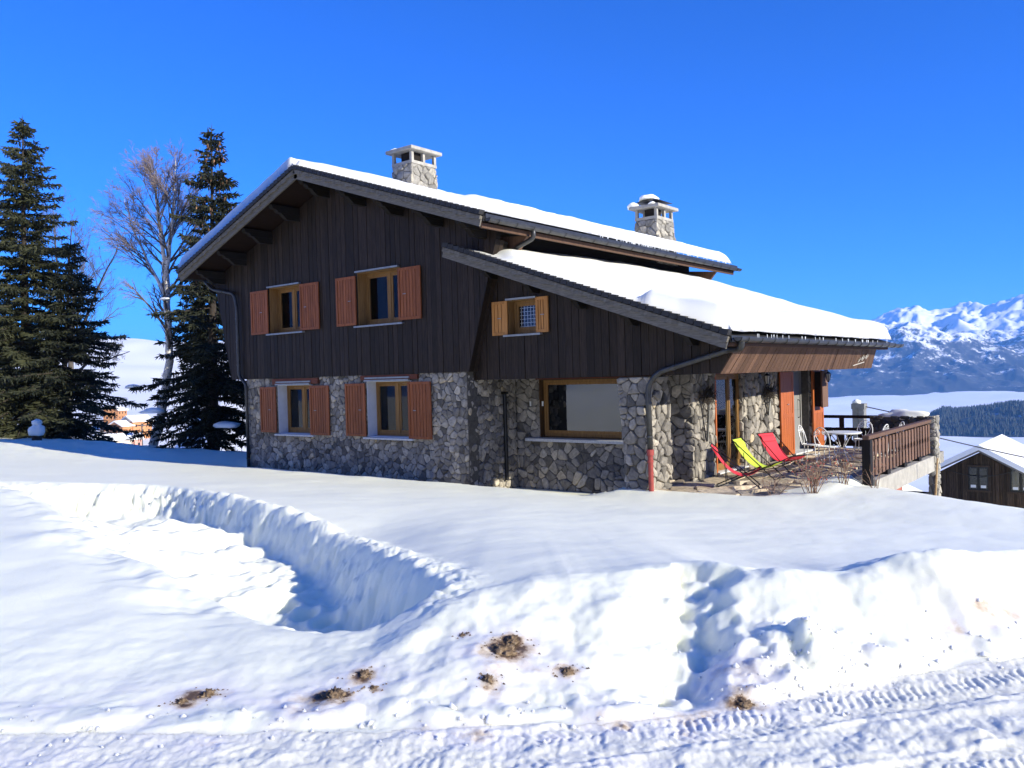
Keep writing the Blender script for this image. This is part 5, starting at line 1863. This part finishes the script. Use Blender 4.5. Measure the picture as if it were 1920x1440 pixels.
# ---- bare shrubs in the snow by the terrace
def shrub(name, loc, h, n, spread, seed, label, hips=0, group='bare shrubs by the terrace'):
    t = thing(name, label, 'shrub', loc, group, local=True)
    rr = random.Random(seed)
    st = MB()
    tips = []
    for i in range(n):
        a = rr.uniform(0, 2 * PI)
        lean = rr.uniform(.1, 1) * spread
        hh = h * rr.uniform(.6, 1.0)
        p0 = Vector((rr.uniform(-.06, .06), rr.uniform(-.06, .06), -.25))
        p3 = Vector((math.cos(a) * lean, math.sin(a) * lean, hh))
        p1 = p0 + Vector((math.cos(a) * lean * .15, math.sin(a) * lean * .15, hh * .5))
        p2 = p1 * .4 + p3 * .6 + Vector((rr.uniform(-.05, .05), rr.uniform(-.05, .05), .05))
        st.tube([p0, p1, p2, p3], [.009, .008, .006, .003], 4)
        for k in range(rr.randint(2, 5)):
            u = rr.uniform(.35, .95)
            b = p1.lerp(p3, u)
            e = b + Vector((rr.uniform(-.16, .16), rr.uniform(-.16, .16), rr.uniform(.02, .2)))
            st.tube([b, (b + e) / 2 + Vector((0, 0, .02)), e], [.005, .004, .002], 3)
            tips.append(e)
        tips.append(p3)
    tag(st.build('stems', 'drystem', t), kind='stuff')
    if hips:
        hp = MB()
        for e in rr.sample(tips, min(hips, len(tips))):
            r = rr.uniform(.012, .022)
            vs = [(e.x + r, e.y, e.z), (e.x, e.y + r, e.z), (e.x - r, e.y, e.z), (e.x, e.y - r, e.z), (e.x, e.y, e.z + r), (e.x, e.y, e.z - r)]
            hp.add(vs, [(0, 1, 4), (1, 2, 4), (2, 3, 4), (3, 0, 4), (1, 0, 5), (2, 1, 5), (3, 2, 5), (0, 3, 5)])
        tag(hp.build('dried_flowers', 'hip', t), kind='stuff')
    return t
shrub('bare_shrub', (-5.35, 15.75, -2.42), .62, 16, .42, 101, 'densest bare shrub with dried reddish flower heads, in snow in front of the terrace', 26)
shrub('bare_shrub', (-5.25, 17.35, -2.42), .72, 9, .42, 102, 'tall thin bare shrub left of the railing post', 10)
shrub('bare_shrub', (-5.62, 16.7, -2.42), .55, 12, .40, 103, 'low bare shrub in front of the white garden chairs', 16)
shrub('bare_shrub', (-6.05, 15.55, -2.44), .36, 7, .62, 104, 'sprawling dark shrub with stems lying over the snow beside the red deck chair', 0)
shrub('bare_shrub', (-4.72, 17.55, -2.48), .50, 5, .55, 105, 'few leaning stems of a bare shrub right of the railing post', 3)

# ================================================================== OLD BARN, lower flue, cable
def barn():
    YF, ax, az = 60.0, -9.70, -5.66
    hw, sl = 3.0, .545
    L = 9.5
    t = thing('barn', 'old dark weathered wooden barn with a snowy gable roof below the yard', 'barn', (ax, YF, -11.5))
    ov = .55
    zl = az - .25
    wl = hw - .35
    poly = [(ax - wl, -11.5), (ax + wl, -11.5), (ax + wl, zl - wl * sl), (ax, zl), (ax - wl, zl - wl * sl)]
    MB().prism([(p[0], YF + ov, p[1]) for p in poly], (0, L - 2 * ov, 0)).build('wall_core', 'beam', t)
    core = t.children[0]
    rr = random.Random(111)
    WIN = [(-10.42, -8.30, -9.26, -6.78), (-8.05, -8.30, -6.9, -6.78), (-10.3, -6.62, -9.4, -6.35)]
    n = 40
    w = 2 * wl / n
    for i in range(n):
        a, b = ax - wl + i * w + .008, ax - wl + (i + 1) * w - .008
        strip = clip(clip(poly, 1, 0, b), -1, 0, -a)
        strip = clip(strip, 0, -1, 10.9)
        pieces = [strip]
        for h in WIN[:2]:
            if h[0] < (a + b) / 2 < h[2]:
                pieces = [q for s_ in pieces for q in (clip(s_, 0, 1, h[1]), clip(s_, 0, -1, -h[3]))]
        pr = rr.uniform(.02, .06)
        for s_ in pieces:
            if len(s_) >= 3 and abs(area2(s_)) > .003:
                if area2(s_) < 0: s_ = s_[::-1]
                MB().prism([(p[0], YF + ov - pr, p[1]) for p in s_], (0, pr + .004, 0)).build('board', 'barn', core)
    for x in (ax - wl + .55, ax + .95):
        MB().box((x - .09, YF + ov - .11, -10.6), (x + .09, YF + ov - .065, zl - abs(x - ax) * sl - .05)).build('upright', 'barn', t)
    for h in WIN[:2]:
        f = MB()
        y = YF + ov
        f.box((h[0] - .16, y - .12, h[1]), (h[0], y - .02, h[3])); f.box((h[2], y - .12, h[1]), (h[2] + .16, y - .02, h[3]))
        f.box((h[0] - .2, y - .14, h[1] - .12), (h[2] + .2, y - .02, h[1])); f.box((h[0] - .1, y - .12, h[3]), (h[2] + .1, y - .02, h[3] + .1))
        win = f.build('window', 'barn', t)
        xm = (h[0] + h[2]) / 2
        for a, b in ((h[0], xm), (xm, h[2])):
            s = MB()
            s.box((a + .01, y - .05, h[1] + .01), (a + .09, y - .01, h[3] - .01)); s.box((b - .09, y - .05, h[1] + .01), (b - .01, y - .01, h[3] - .01))
            s.box((a + .09, y - .048, h[1] + .01), (b - .09, y - .012, h[1] + .1)); s.box((a + .09, y - .048, h[3] - .1), (b - .09, y - .012, h[3] - .01))
            s.build('sash', 'black', win)
            MB().box((a + .09, y - .03, h[1] + .1), (b - .09, y - .02, h[3] - .1)).build('pane', 'glass', win)
            MB().box((a + .14, y - .06, h[1] + .15), (b - .14, y - .05, h[1] + .32)).build('paper_sign', 'whitepaint', win)
    rf_ = MB()
    rf_.prism([(ax, YF, az - .12), (ax + hw, YF, az - .12 - hw * sl), (ax + hw, YF, az - hw * sl), (ax, YF, az)], (0, L, 0))
    rf_.prism([(ax - hw, YF, az - .12 - hw * sl), (ax - .002, YF, az - .12), (ax - .002, YF, az), (ax - hw, YF, az - hw * sl)], (0, L, 0))
    roof_ = rf_.build('roof', 'barge', t)
    # a drooping string of lights under the gable
    pts = [(ax - 1.9 + 3.9 * i / 16, YF + ov - .2, -7.05 - .42 * math.sin(PI * i / 16) + .05 * i / 16 * 3) for i in range(17)]
    MB().tube(pts, .02, 4).build('light_string', 'cable', t)
    # snow on both slopes
    mb = MB()
    for sg in (1, -1):
        n_ = 14
        prof = []
        for i in range(n_ + 1):
            u = i / n_
            x = ax + sg * (hw + .02) * u
            prof.append((x, az - abs(x - ax) * sl + .34 * math.sqrt(max(0, 1 - max(0, (u - .93) / .07) ** 2))))
        for i in range(n_):
            a, b = prof[i], prof[i + 1]
            za, zb = az - abs(a[0] - ax) * sl + .005, az - abs(b[0] - ax) * sl + .005
            q = [(a[0], YF - .03, za), (b[0], YF - .03, zb), (b[0], YF - .03, b[1]), (a[0], YF - .03, a[1])]
            mb.prism(q if sg > 0 else q[::-1], (0, L - .02, 0))
    o_ = mb.build('roof_snow', 'snow_far')
    tag(o_, 'sunlit snow layer covering the roof of the old barn', 'snow')
barn()
def lower_flue():
    t = thing('chimney_stack', 'tall pale twin flue concrete chimney rising behind the far terrace railing', 'chimney', (-9.6, 34, -9))
    MB().box((-9.84, 33.8, -10), (-9.635, 34.2, -1.72)).build('flue', 'concrete_dark', t)
    MB().box((-9.615, 33.8, -10), (-9.41, 34.2, -1.72)).build('flue', 'concrete_dark', t)
    MB().box((-9.87, 33.77, -1.719), (-9.625, 34.23, -1.50)).build('flue_head', 'concrete_dark', t)
    MB().box((-9.62, 33.77, -1.719), (-9.38, 34.23, -1.50)).build('flue_head', 'concrete_dark', t)
lower_flue()
snow_lump('snow_clump', (-9.72, 33.98, -1.47), .17, 'snow cap on the twin flue concrete chimney behind the terrace', 12, (1, 1, .8), sub=2)
def cable():
    pts = []
    a, b = Vector((-9.9, 36.5, -2.35)), Vector((6.0, 46.0, -5.9))
    for i in range(25):
        u = i / 24
        p = a.lerp(b, u)
        p.z -= .55 * math.sin(PI * u)
        pts.append(p)
    o = MB().tube(pts, .022, 4).build('power_cable', 'cable')
    tag(o, 'thin black overhead cable sagging above the barn roof', 'cable')
    o = MB().tube([(-9.42, 34.0, -1.62), (-8.2, 33.6, -1.85), (-6.9, 33.2, -2.0)], .02, 4).build('power_cable', 'cable')
    tag(o, 'short black cable leading from the twin flue chimney towards the parapet', 'cable')
cable()

# ================================================================== TREES
def needles_mesh(segs, mat, name, parent):
    """segs: list of (p, q, width); each becomes a slender three sided spike"""
    n = len(segs)
    P = np.array([s[0] for s in segs], float)
    Q = np.array([s[1] for s in segs], float)
    Wd = np.array([s[2] for s in segs], float)
    D = Q - P
    L = np.linalg.norm(D, axis=1, keepdims=True) + 1e-9
    D /= L
    A = np.cross(D, np.array([0.1, 0.2, 1.0]))
    A /= np.linalg.norm(A, axis=1, keepdims=True) + 1e-9
    B = np.cross(D, A)
    M = P + D * L * 0.35
    V = np.zeros((n, 5, 3))
    V[:, 0] = P
    for k in range(3):
        an = 2 * PI * k / 3
        V[:, 1 + k] = M + (A * math.cos(an) + B * math.sin(an)) * Wd[:, None]
    V[:, 4] = Q
    b = np.arange(n)[:, None] * 5
    tri = np.array([[0, 2, 1], [0, 3, 2], [0, 1, 3], [1, 2, 4], [2, 3, 4], [3, 1, 4]])
    F = (b[:, None, :] + tri[None]).reshape(-1, 3)
    return tag(mesh_np(name, V.reshape(-1, 3), F, mat, False, parent), kind='stuff')

def spruce(base, top, rad, seed, label, mat='needle', clear=1.0, cones=0, density=1.0, group=None, gaps=0.0, power=.85):
    rr = random.Random(seed)
    base, top = Vector(base), Vector(top)
    H = (top - base).length
    t = thing('spruce_tree', label, 'tree', base, group)
    ax = (top - base) / H
    MB().tube([base + ax * (H * u) - Vector((0, 0, .3 if u == 0 else 0)) for u in (0, .1, .3, .6, .85, 1)], [H * .017 * k for k in (1.25, 1, .8, .5, .2, .03)], 8).build('trunk', 'bark', t, smooth=True)
    segs, br, cn = [], MB(), []
    h = clear
    while h < H - .15:
        u = h / H
        R_ = rad * ((1 - u) ** power) * (.6 + .4 * min(1, (h - clear) / 1.5 + .35)) + .12
        n = rr.choice((5, 6, 6, 7)) if u < .85 else 4
        a0 = rr.uniform(0, 2 * PI)
        for k in range(n):
            if rr.random() < gaps: continue
            a = a0 + 2 * PI * k / n + rr.uniform(-.25, .25)
            L = R_ * rr.choice((.55, .75, .9, 1.0, 1.0, 1.12, 1.25)) * rr.uniform(.9, 1.1)
            c = base + ax * (h + rr.uniform(-.1, .1))
            d = Vector((math.cos(a), math.sin(a), 0))
            pitch = .55 * u - .28 + rr.uniform(-.08, .08)
            droop = .34 * (1 - u) + .05
            def P(s): return c + d * (L * s) + Vector((0, 0, L * (pitch * s - droop * s * s + droop * .75 * s ** 3)))
            br.tube([P(0), P(.5), P(1)], [.012 + .012 * L, .008 + .006 * L, .004], 3)
            side = Vector((-d.y, d.x, 0))
            m = max(4, int(L / .13 * density))
            for j in range(m):
                s = .12 + .88 * (j + rr.random() * .5) / m
                p = P(s)
                tl = (.16 + .36 * L * (1 - s) * (.45 + .55 * s) * 1.25) * rr.uniform(.7, 1.2)
                tl = min(tl, .85)
                for sg in (1, -1):
                    dirv = (d * rr.uniform(.5, .9) + side * sg * rr.uniform(.6, 1.0) + Vector((0, 0, rr.uniform(-.55, .12)))).normalized()
                    q = p + dirv * tl
                    segs.append((p, q, .030 + .02 * rr.random()))
                    for w in range(2 if tl > .22 else 1):
                        b = p.lerp(q, rr.uniform(.2, .8))
                        dd = (dirv + Vector((rr.uniform(-.7, .7), rr.uniform(-.7, .7), rr.uniform(-.8, .35)))).normalized()
                        segs.append((b, b + dd * rr.uniform(.12, .28), .026 + .014 * rr.random()))
                # twigs that hang or stand on the branch
                segs.append((p, p + Vector((rr.uniform(-.08, .08), rr.uniform(-.08, .08), -rr.uniform(.10, .30))), .03))
                if rr.random() < .6:
                    segs.append((p, p + d * .1 + Vector((rr.uniform(-.08, .08), rr.uniform(-.08, .08), rr.uniform(.06, .16))), .026))
            segs.append((P(.85), P(1) + d * .14 + Vector((0, 0, .05)), .04))
            if cones and u > .55 and L > .3:
                for j in range(rr.randint(1, 4)):
                    s = rr.uniform(.45, 1)
                    cn.append(P(s) + Vector((rr.uniform(-.12, .12), rr.uniform(-.12, .12), -.04)))
        h += rr.uniform(.25, .40) * (1.15 - .5 * u)
    segs.append((top - ax * .5, top + ax * .25, .035))
    for k in range(14):
        p = top - ax * rr.uniform(0, .6)
        a = rr.uniform(0, 2 * PI)
        segs.append((p, p + Vector((math.cos(a) * .16, math.sin(a) * .16, .12)), .025))
    tag(br.build('branches', 'bark', t), kind='stuff')
    needles_mesh(segs, mat, 'crown', t)
    if cn:
        needles_mesh([(c, c + Vector((rr.uniform(-.02, .02), rr.uniform(-.02, .02), -rr.uniform(.13, .2))), .035) for c in cn], 'cone', 'cones', t)
    return t
SG = 'spruces left of the chalet'
spruce((-40.8, 15.5, -2.6), (-40.06, 15.5, 12.1), 3.9, 201, 'tallest dense olive green spruce at the left edge of the yard', 'needle', .9, 0, 1.1, SG, power=.75, gaps=.05)
spruce((-39.4, 16.4, -2.7), (-38.2, 16.6, 6.6), 3.3, 202, 'shorter dark spruce leaning against the tallest one at the left', 'needle_dark', .5, 0, 1.1, SG, power=.8, gaps=.15)
spruce((-29.9, 18.2, -2.9), (-28.95, 18.0, 9.9), 2.9, 203, 'spruce with many brown cones near its top beside the chalet eave', 'needle_dark', .5, 1, 1.15, SG, power=.8, gaps=.26)
spruce((-31.6, 19.2, -3.2), (-31.9, 19.0, 4.4), 2.7, 204, 'low broad spruce in front of the birch left of the chalet', 'needle_dark', 1.3, 0, 1.0, SG, power=.75)
spruce((-27.0, 20.3, -3.0), (-26.7, 20.3, 4.2), 2.5, 205, 'low dark spruce half hidden behind the left chalet corner', 'needle_dark', .4, 0, .9, SG, power=.75)
spruce((-44.6, 15.6, -2.7), (-44.6, 15.6, 5.4), 2.8, 206, 'dark lower spruce cut by the left picture edge', 'needle_dark', .6, 0, .9, SG, power=.75)

def bare_tree(name, label, stems, seed, bark, twigmat, twr, depth, spread, up, droop=0.0, nmul=1.0, lo=.25):
    rr = random.Random(seed)
    base = Vector(stems[0][0][0])
    t = thing(name, label, 'tree', base)
    tm, bm_, tw = MB(), MB(), []
    def grow_(p, d, L, r, lev):
        n = 4
        pts, rs = [p], [r]
        for i in range(n):
            d = (d + Vector((rr.uniform(-.16, .16), rr.uniform(-.16, .16), rr.uniform(-.06, .14) * up - droop * lev * .10))).normalized()
            p = p + d * (L / n)
            pts.append(p)
            rs.append(r * (1 - .75 * (i + 1) / n))
        if lev >= depth:
            for a, b in zip(pts[:-1], pts[1:]):
                tw.append((a, b, max(twr, r * .8)))
        else:
            bm_.tube(pts, rs, 4 if r > .02 else 3, cap=False)
        if lev < depth:
            k = int((4 + L * 1.7) * nmul) if lev < depth - 1 else int((3 + L * 4.2) * nmul)
            for i in range(k):
                u = rr.uniform(.22, 1)
                x = u * n
                j = min(n - 1, int(x))
                q = pts[j].lerp(pts[j + 1], x - j)
                dd = (pts[j + 1] - pts[j]).normalized()
                a = rr.uniform(0, 2 * PI)
                side = dd.cross(Vector((math.cos(a), math.sin(a), .3))).normalized()
                nd_ = (dd * rr.uniform(.7, 1.1) + side * spread * rr.uniform(.6, 1.1)).normalized()
                grow_(q, nd_, L * rr.uniform(.28, .5) * (1.15 - .5 * u), r * .42 * (1.2 - .6 * u), lev + 1)
    for (pts, r0, r1, l0, nb, bl) in stems:
        P = [Vector(p) for p in pts]
        # smooth stem
        Q = []
        for i in range(len(P) - 1):
            for k in range(4):
                Q.append(P[i].lerp(P[i + 1], k / 4) + Vector((rr.uniform(-.03, .03), rr.uniform(-.03, .03), 0)))
        Q.append(P[-1])
        m = len(Q)
        tm.tube(Q, [r0 + (r1 - r0) * i / (m - 1) for i in range(m)], 8, cap=False)
        for b in range(nb):
            u = l0 + (1 - l0) * (b + rr.random()) / nb
            x = u * (m - 1)
            j = min(m - 2, int(x))
            q = Q[j].lerp(Q[j + 1], x - j)
            dd = (Q[j + 1] - Q[j]).normalized()
            a = rr.uniform(0, 2 * PI)
            side = Vector((math.cos(a), math.sin(a), 0))
            grow_(q, (dd * rr.uniform(.5, .9) + side * spread).normalized(), bl * (1.12 - .75 * u) * rr.uniform(.7, 1.2), (r0 + (r1 - r0) * u) * .45, 1)
    tm.build('trunk', bark, t, smooth=True)
    tag(bm_.build('branches', bark if name != 'birch_tree' else 'greybark', t), kind='stuff')
    needles_mesh(tw, twigmat, 'crown', t)
    return t
bare_tree('birch_tree', 'leafless white birch with fine purplish twigs between the spruces', [
    ([(-33.84, 17.7, -2.9), (-32.9, 17.7, -1.2), (-32.3, 17.8, 1.0), (-32.32, 17.8, 2.7), (-32.38, 17.8, 5.1)], .20, .13, .55, 9, 3.4),
    ([(-32.38, 17.8, 4.6), (-31.95, 17.9, 6.2), (-31.65, 17.9, 7.8), (-31.5, 17.9, 9.3)], .11, .008, .05, 28, 2.5),
    ([(-32.38, 17.8, 5.0), (-32.5, 17.6, 7.0), (-32.4, 17.5, 8.2), (-32.3, 17.5, 9.1)], .09, .008, .05, 26, 2.4),
    ([(-32.35, 17.8, 3.6), (-33.6, 17.7, 5.2), (-34.7, 17.6, 6.9), (-35.2, 17.6, 8.1)], .08, .008, .15, 22, 2.4)], 301, 'birch', 'twig', .0095, 3, .52, 1.0, .3, 1.7)
bare_tree('bare_tree', 'leafless grey broadleaf tree spreading behind the left spruces', [
    ([(-45.3, 19.2, -2.8), (-44.7, 19.2, .5), (-44.4, 19.2, 2.6), (-44.3, 19.3, 4.6), (-44.7, 19.3, 6.6), (-44.2, 19.3, 8.2)], .19, .02, .3, 18, 4.0),
    ([(-44.6, 19.2, 1.4), (-43.0, 19.2, 3.2), (-41.2, 19.2, 5.0), (-39.2, 19.2, 6.6)], .10, .02, .15, 11, 3.2),
    ([(-44.5, 19.2, 2.4), (-45.6, 19.2, 4.6), (-46.0, 19.2, 7.2), (-46.1, 19.2, 9.6)], .10, .02, .15, 10, 3.2),
    ([(-44.4, 19.2, .6), (-42.4, 19.0, 1.2), (-40.0, 18.9, 1.3), (-37.6, 18.8, 1.6)], .08, .015, .2, 10, 2.8)], 302, 'greybark', 'greybark', .010, 3, .6, 1.1, .05, 1.15)

# snow clumps caught in the branches
for i, (c, r, lb) in enumerate([((-33.6, 16.9, -.05), .30, 'snow clump on a middle branch of the low broad spruce'), ((-30.2, 15.9, -1.0), .42, 'long snow clump on a low branch right of the leaning birch trunk'),
                               ((-27.6, 17.4, -1.6), .45, 'snow clump low on the branches beside the chalet corner'), ((-31.0, 17.0, 3.4), .20, 'snow clump beside the birch trunk')]):
    snow_lump('snow_clump', c, r, lb, 400 + i, (1.5, .9, .4), sub=2)
# snow covered stump
def stump():
    t = thing('garden_stump', 'small snow wrapped stump standing at the yard edge under the left spruces', 'stump', (-35.85, 14.0, -2.2))
    MB().tube([(-35.85, 14.0, -2.6), (-35.85, 14.0, -1.75)], [.22, .16], 10).build('post', 'bark', t)
    o_ = snow_lump('snow_cover', (0, 0, 0), .34, None, 77, (.95, .9, 1.25), sub=3)
    o_.parent = t
    o_.location = (0, 0, .42)
    o2 = snow_lump('snow_head', (0, 0, 0), .20, None, 78, (1, 1, .9), sub=2)
    o2.parent = t
    o2.location = (0.02, 0, .80)
stump()

# ================================================================== VILLAGE on the far slope
def at(px_az, r, z):
    a = math.radians(px_az)
    return Vector((r * (math.cos(a) * F0 + math.sin(a) * R0), r * (math.cos(a) * F1 + math.sin(a) * R1), z))
def gz(p): return float(far_z(np.array([p.x]), np.array([p.y]))[0])
MAT['house_wood'] = plain('orange brown chalet timber', (0.50, 0.23, 0.09), 0.8, 0, .6, .2)
MAT['house_wall'] = plain('cream render', (0.62, 0.52, 0.40), 0.85)
MAT['house_pink'] = plain('rose render', (0.58, 0.30, 0.24), 0.85)
def small_house(az, r, w, l, h, rot, wallm, gablem, label, dz=0):
    p = at(az, r, 0)
    p.z = gz(p) - .5 + dz
    t = thing('house', label, 'house', p, 'houses of the far village', local=True, rz=rot)
    MB().box((-l / 2, -w / 2, -4), (l / 2, w / 2, h)).build('wall', wallm, t)
    sl = .5
    for s in (-1, 1):
        x = s * (l / 2 + .01)
        q = [(x, -w / 2, h), (x, w / 2, h), (x, 0, h + w / 2 * sl)]
        MB().prism(q if s > 0 else q[::-1], (-s * .3, 0, 0)).build('gable', gablem, t)
    ov = .8
    m = MB()
    for s in (1, -1):
        q = [(-l / 2 - ov, 0, h + w / 2 * sl + .05), (-l / 2 - ov, s * (w / 2 + ov), h - ov * sl + .05), (-l / 2 - ov, s * (w / 2 + ov), h - ov * sl + .6), (-l / 2 - ov, 0, h + w / 2 * sl + .6)]
        m.prism(q if s < 0 else q[::-1], (l + 2 * ov, 0, 0))
    m.build('roof', 'snow_far', t)
    for fl in range(max(1, int(h / 2.8))):
        z = .9 + fl * 2.7
        k = max(2, int(l / 3))
        for i in range(k):
            x = -l / 2 + (i + .5) * l / k
            for s in (-1, 1):
                MB().box((x - .5, s * (w / 2 - .05), z), (x + .5, s * (w / 2 + .06), z + 1.2)).build('window', 'room', t)
        for s in (-1, 1):
            for y in (-w / 4, w / 4):
                MB().box((s * (l / 2 - .05), y - .5, z), (s * (l / 2 + .06), y + .5, z + 1.2)).build('window', 'room', t)
    return t
small_house(-25.85, 430, 9, 15, 4.5, 1.15, 'house_wall', 'house_wood', 'long low cream house with snowy roof at the foot of the far village')
small_house(-25.15, 435, 8, 12, 4.0, 1.35, 'house_pink', 'house_wood', 'rose walled house right of the long low house')
small_house(-25.35, 475, 9, 10, 7.5, 1.9, 'house_wood', 'house_wood', 'tall orange timber chalet in the middle of the far village')
small_house(-24.55, 480, 10, 11, 6.5, 1.7, 'house_wood', 'house_wall', 'timber chalet with a broad snowy roof right in the far village', 3)
small_house(-25.75, 540, 9, 10, 8.5, 2.2, 'house_wood', 'house_wood', 'uppermost timber chalet of the far village', 4)
def pole():
    p = at(-24.25, 420, 0)
    z = gz(p)
    t = thing('utility_pole', 'grey utility pole with a crossarm right of the far village', 'utility pole', (p.x, p.y, z))
    MB().tube([(p.x, p.y, z - 1), (p.x, p.y, z + 12)], .28, 6).build('pole', 'greybark', t)
    MB().box((p.x - 1.6, p.y - 1.3, z + 10.9), (p.x + 1.6, p.y + 1.3, z + 11.3)).build('crossarm', 'greybark', t)
pole()
def village_trees():
    rr = random.Random(55)
    for (az, r, con, lb) in ((-26.25, 455, 0, 'grey leafless tree left of the long low house in the far village'), (-25.95, 520, 0, 'leafless tree left of the uppermost timber chalet'),
                             (-25.45, 560, 1, 'small dark conifer above the uppermost timber chalet'), (-24.95, 545, 0, 'grey leafless tree between the upper timber chalets'),
                             (-24.6, 530, 1, 'small dark conifer behind the broad roofed timber chalet'), (-24.3, 500, 0, 'leafless tree next to the utility pole'), (-26.5, 500, 0, 'leafless tree half hidden by the left spruce branches')):
        p = at(az, r, 0)
        z = gz(p)
        t = thing('village_tree', lb, 'tree', (p.x, p.y, z), 'trees of the far village')
        h = rr.uniform(8, 11)
        MB().tube([(p.x, p.y, z - 1), (p.x, p.y, z + h * .5)], .2, 5).build('trunk', 'bark', t)
        segs = []
        for k in range(110):
            a = rr.uniform(0, 2 * PI)
            if con:
                u = rr.random()
                c = Vector((p.x, p.y, z + 1 + u * (h - 1)))
                e = c + Vector((math.cos(a), math.sin(a), -.25)) * (h * .22 * (1.05 - u))
                segs.append((c, e, .35))
            else:
                c = Vector((p.x, p.y, z + h * rr.uniform(.15, .5)))
                e = c + Vector((math.cos(a) * rr.uniform(.5, 3.4), math.sin(a) * rr.uniform(.5, 3.4), rr.uniform(.8, h * .5)))
                segs.append((c, e, .11))
        needles_mesh(segs, 'needle_dark' if con else 'greybark', 'crown', t)
village_trees()

# ================================================================== DIRT CLODS AND LOOSE SNOW ALONG THE ROAD
def ground_z(r, d):
    x, y = r * R0 + d * F0, r * R1 + d * F1
    return x, y, float(near_z(np.array([x]), np.array([y]))[0])
CL = [(-0.96, 4.22, .075, 'round dark earth clod in the snow bank left of the middle'),
      (-1.66, 4.36, .05, 'brown earth clod at the left end of the snow bank'), (-1.76, 4.27, .04, 'crumbled dark clod left of the brown one at the left end of the bank'),
      (-0.85, 4.49, .05, 'tan clod above and right of the round dark clod'), (-0.77, 4.31, .025, 'tiny dark clod beside the tan one'),
      (-0.09, 4.60, .085, 'largest muddy clod in the middle of the snow bank'), (-0.05, 4.72, .06, 'upper lump of mud directly above the largest clod'), (-0.17, 4.27, .045, 'small clod below the largest muddy one'),
      (0.25, 4.38, .05, 'reddish brown clod right of the largest one'), (1.10, 4.06, .045, 'clod in front of the dug notch'), (-0.33, 4.83, .02, 'tiny earth crumb high on the bank left of the largest clod')]
for i, (r, d, s, lb) in enumerate(CL):
    x, y, z = ground_z(r, d)
    o = snow_lump('earth_clod', (x, y, z - s * .25), s * .72, lb, 500 + i, (1.05, 1.05, .85), 'clod', 4, .6)
    o['category'] = 'clod'
    o['group'] = 'earth clods in the snow bank'
def crumbs():
    rr = random.Random(9)
    mb = MB()
    for i in range(240):
        r = rr.uniform(-3.2, 3.4)
        e = float(road_edge(np.array([r]))[0])
        d = e + rr.gauss(.05, .17)
        if rr.random() < .25:
            r = rr.gauss(1.45, .22); d = rr.gauss(4.42, .18)
        if d < 2.6: continue
        x, y, z = ground_z(r, d)
        s = rr.uniform(.006, .018) * (1.7 if rr.random() < .12 else 1)
        vs = []
        for p in ((1, 0, 0), (0, 1, 0), (-1, 0, 0), (0, -1, 0), (0, 0, 1), (0, 0, -1)):
            k = s * rr.uniform(.7, 1.3)
            vs.append((x + p[0] * k + rr.uniform(-.3, .3) * s, y + p[1] * k + rr.uniform(-.3, .3) * s, z - .1 * s + p[2] * k))
        mb.add(vs, [(0, 1, 4), (1, 2, 4), (2, 3, 4), (3, 0, 4), (1, 0, 5), (2, 1, 5), (3, 2, 5), (0, 3, 5)])
    tag(mb.build('snow_crumbs', 'snow', None, smooth=True), 'loose white snow crumbs scattered along the road edge', 'snow', kind='stuff')
crumbs()

def soil_crumbs():
    rr = random.Random(19)
    mb = MB()
    for (cr, cd, cs, _) in CL:
        for i in range(int(18 + 260 * cs)):
            a, q = rr.uniform(0, 2 * PI), abs(rr.gauss(0, 1))
            r, d = cr + math.cos(a) * q * (cs * 1.1 + .015), cd + math.sin(a) * q * (cs * .9 + .012)
            x, y, z = ground_z(r, d)
            s_ = rr.uniform(.003, .010)
            vs = []
            for p in ((1, 0, 0), (0, 1, 0), (-1, 0, 0), (0, -1, 0), (0, 0, 1), (0, 0, -1)):
                k = s_ * rr.uniform(.6, 1.4)
                vs.append((x + p[0] * k, y + p[1] * k, z + p[2] * k * .8))
            mb.add(vs, [(0, 1, 4), (1, 2, 4), (2, 3, 4), (3, 0, 4), (1, 0, 5), (2, 1, 5), (3, 2, 5), (0, 3, 5)])
    tag(mb.build('soil_crumbs', 'clod'), 'scattered dark soil crumbs around the clods in the snow bank', 'soil', kind='stuff')
soil_crumbs()
MAT['ice'] = plain('ice', (0.80, 0.84, 0.86), 0.15)
def icicles():
    rr = random.Random(29)
    mb = MB()
    for (x, z, y0, y1, n) in ((-11.39, 3.50, 18.0, 26.0, 70), (-6.08, .62, 14.2, 24.6, 26)):
        for i in range(n):
            y = rr.uniform(y0, y1)
            L = rr.uniform(.03, .12)
            mb.tube([(x, y, z + .03), (x + .005, y, z - L)], [rr.uniform(.007, .016), .002], 5)
    tag(mb.build('icicles', 'ice'), 'short icicles and snow drips hanging along the two roof eaves', 'icicles', kind='stuff')
icicles()
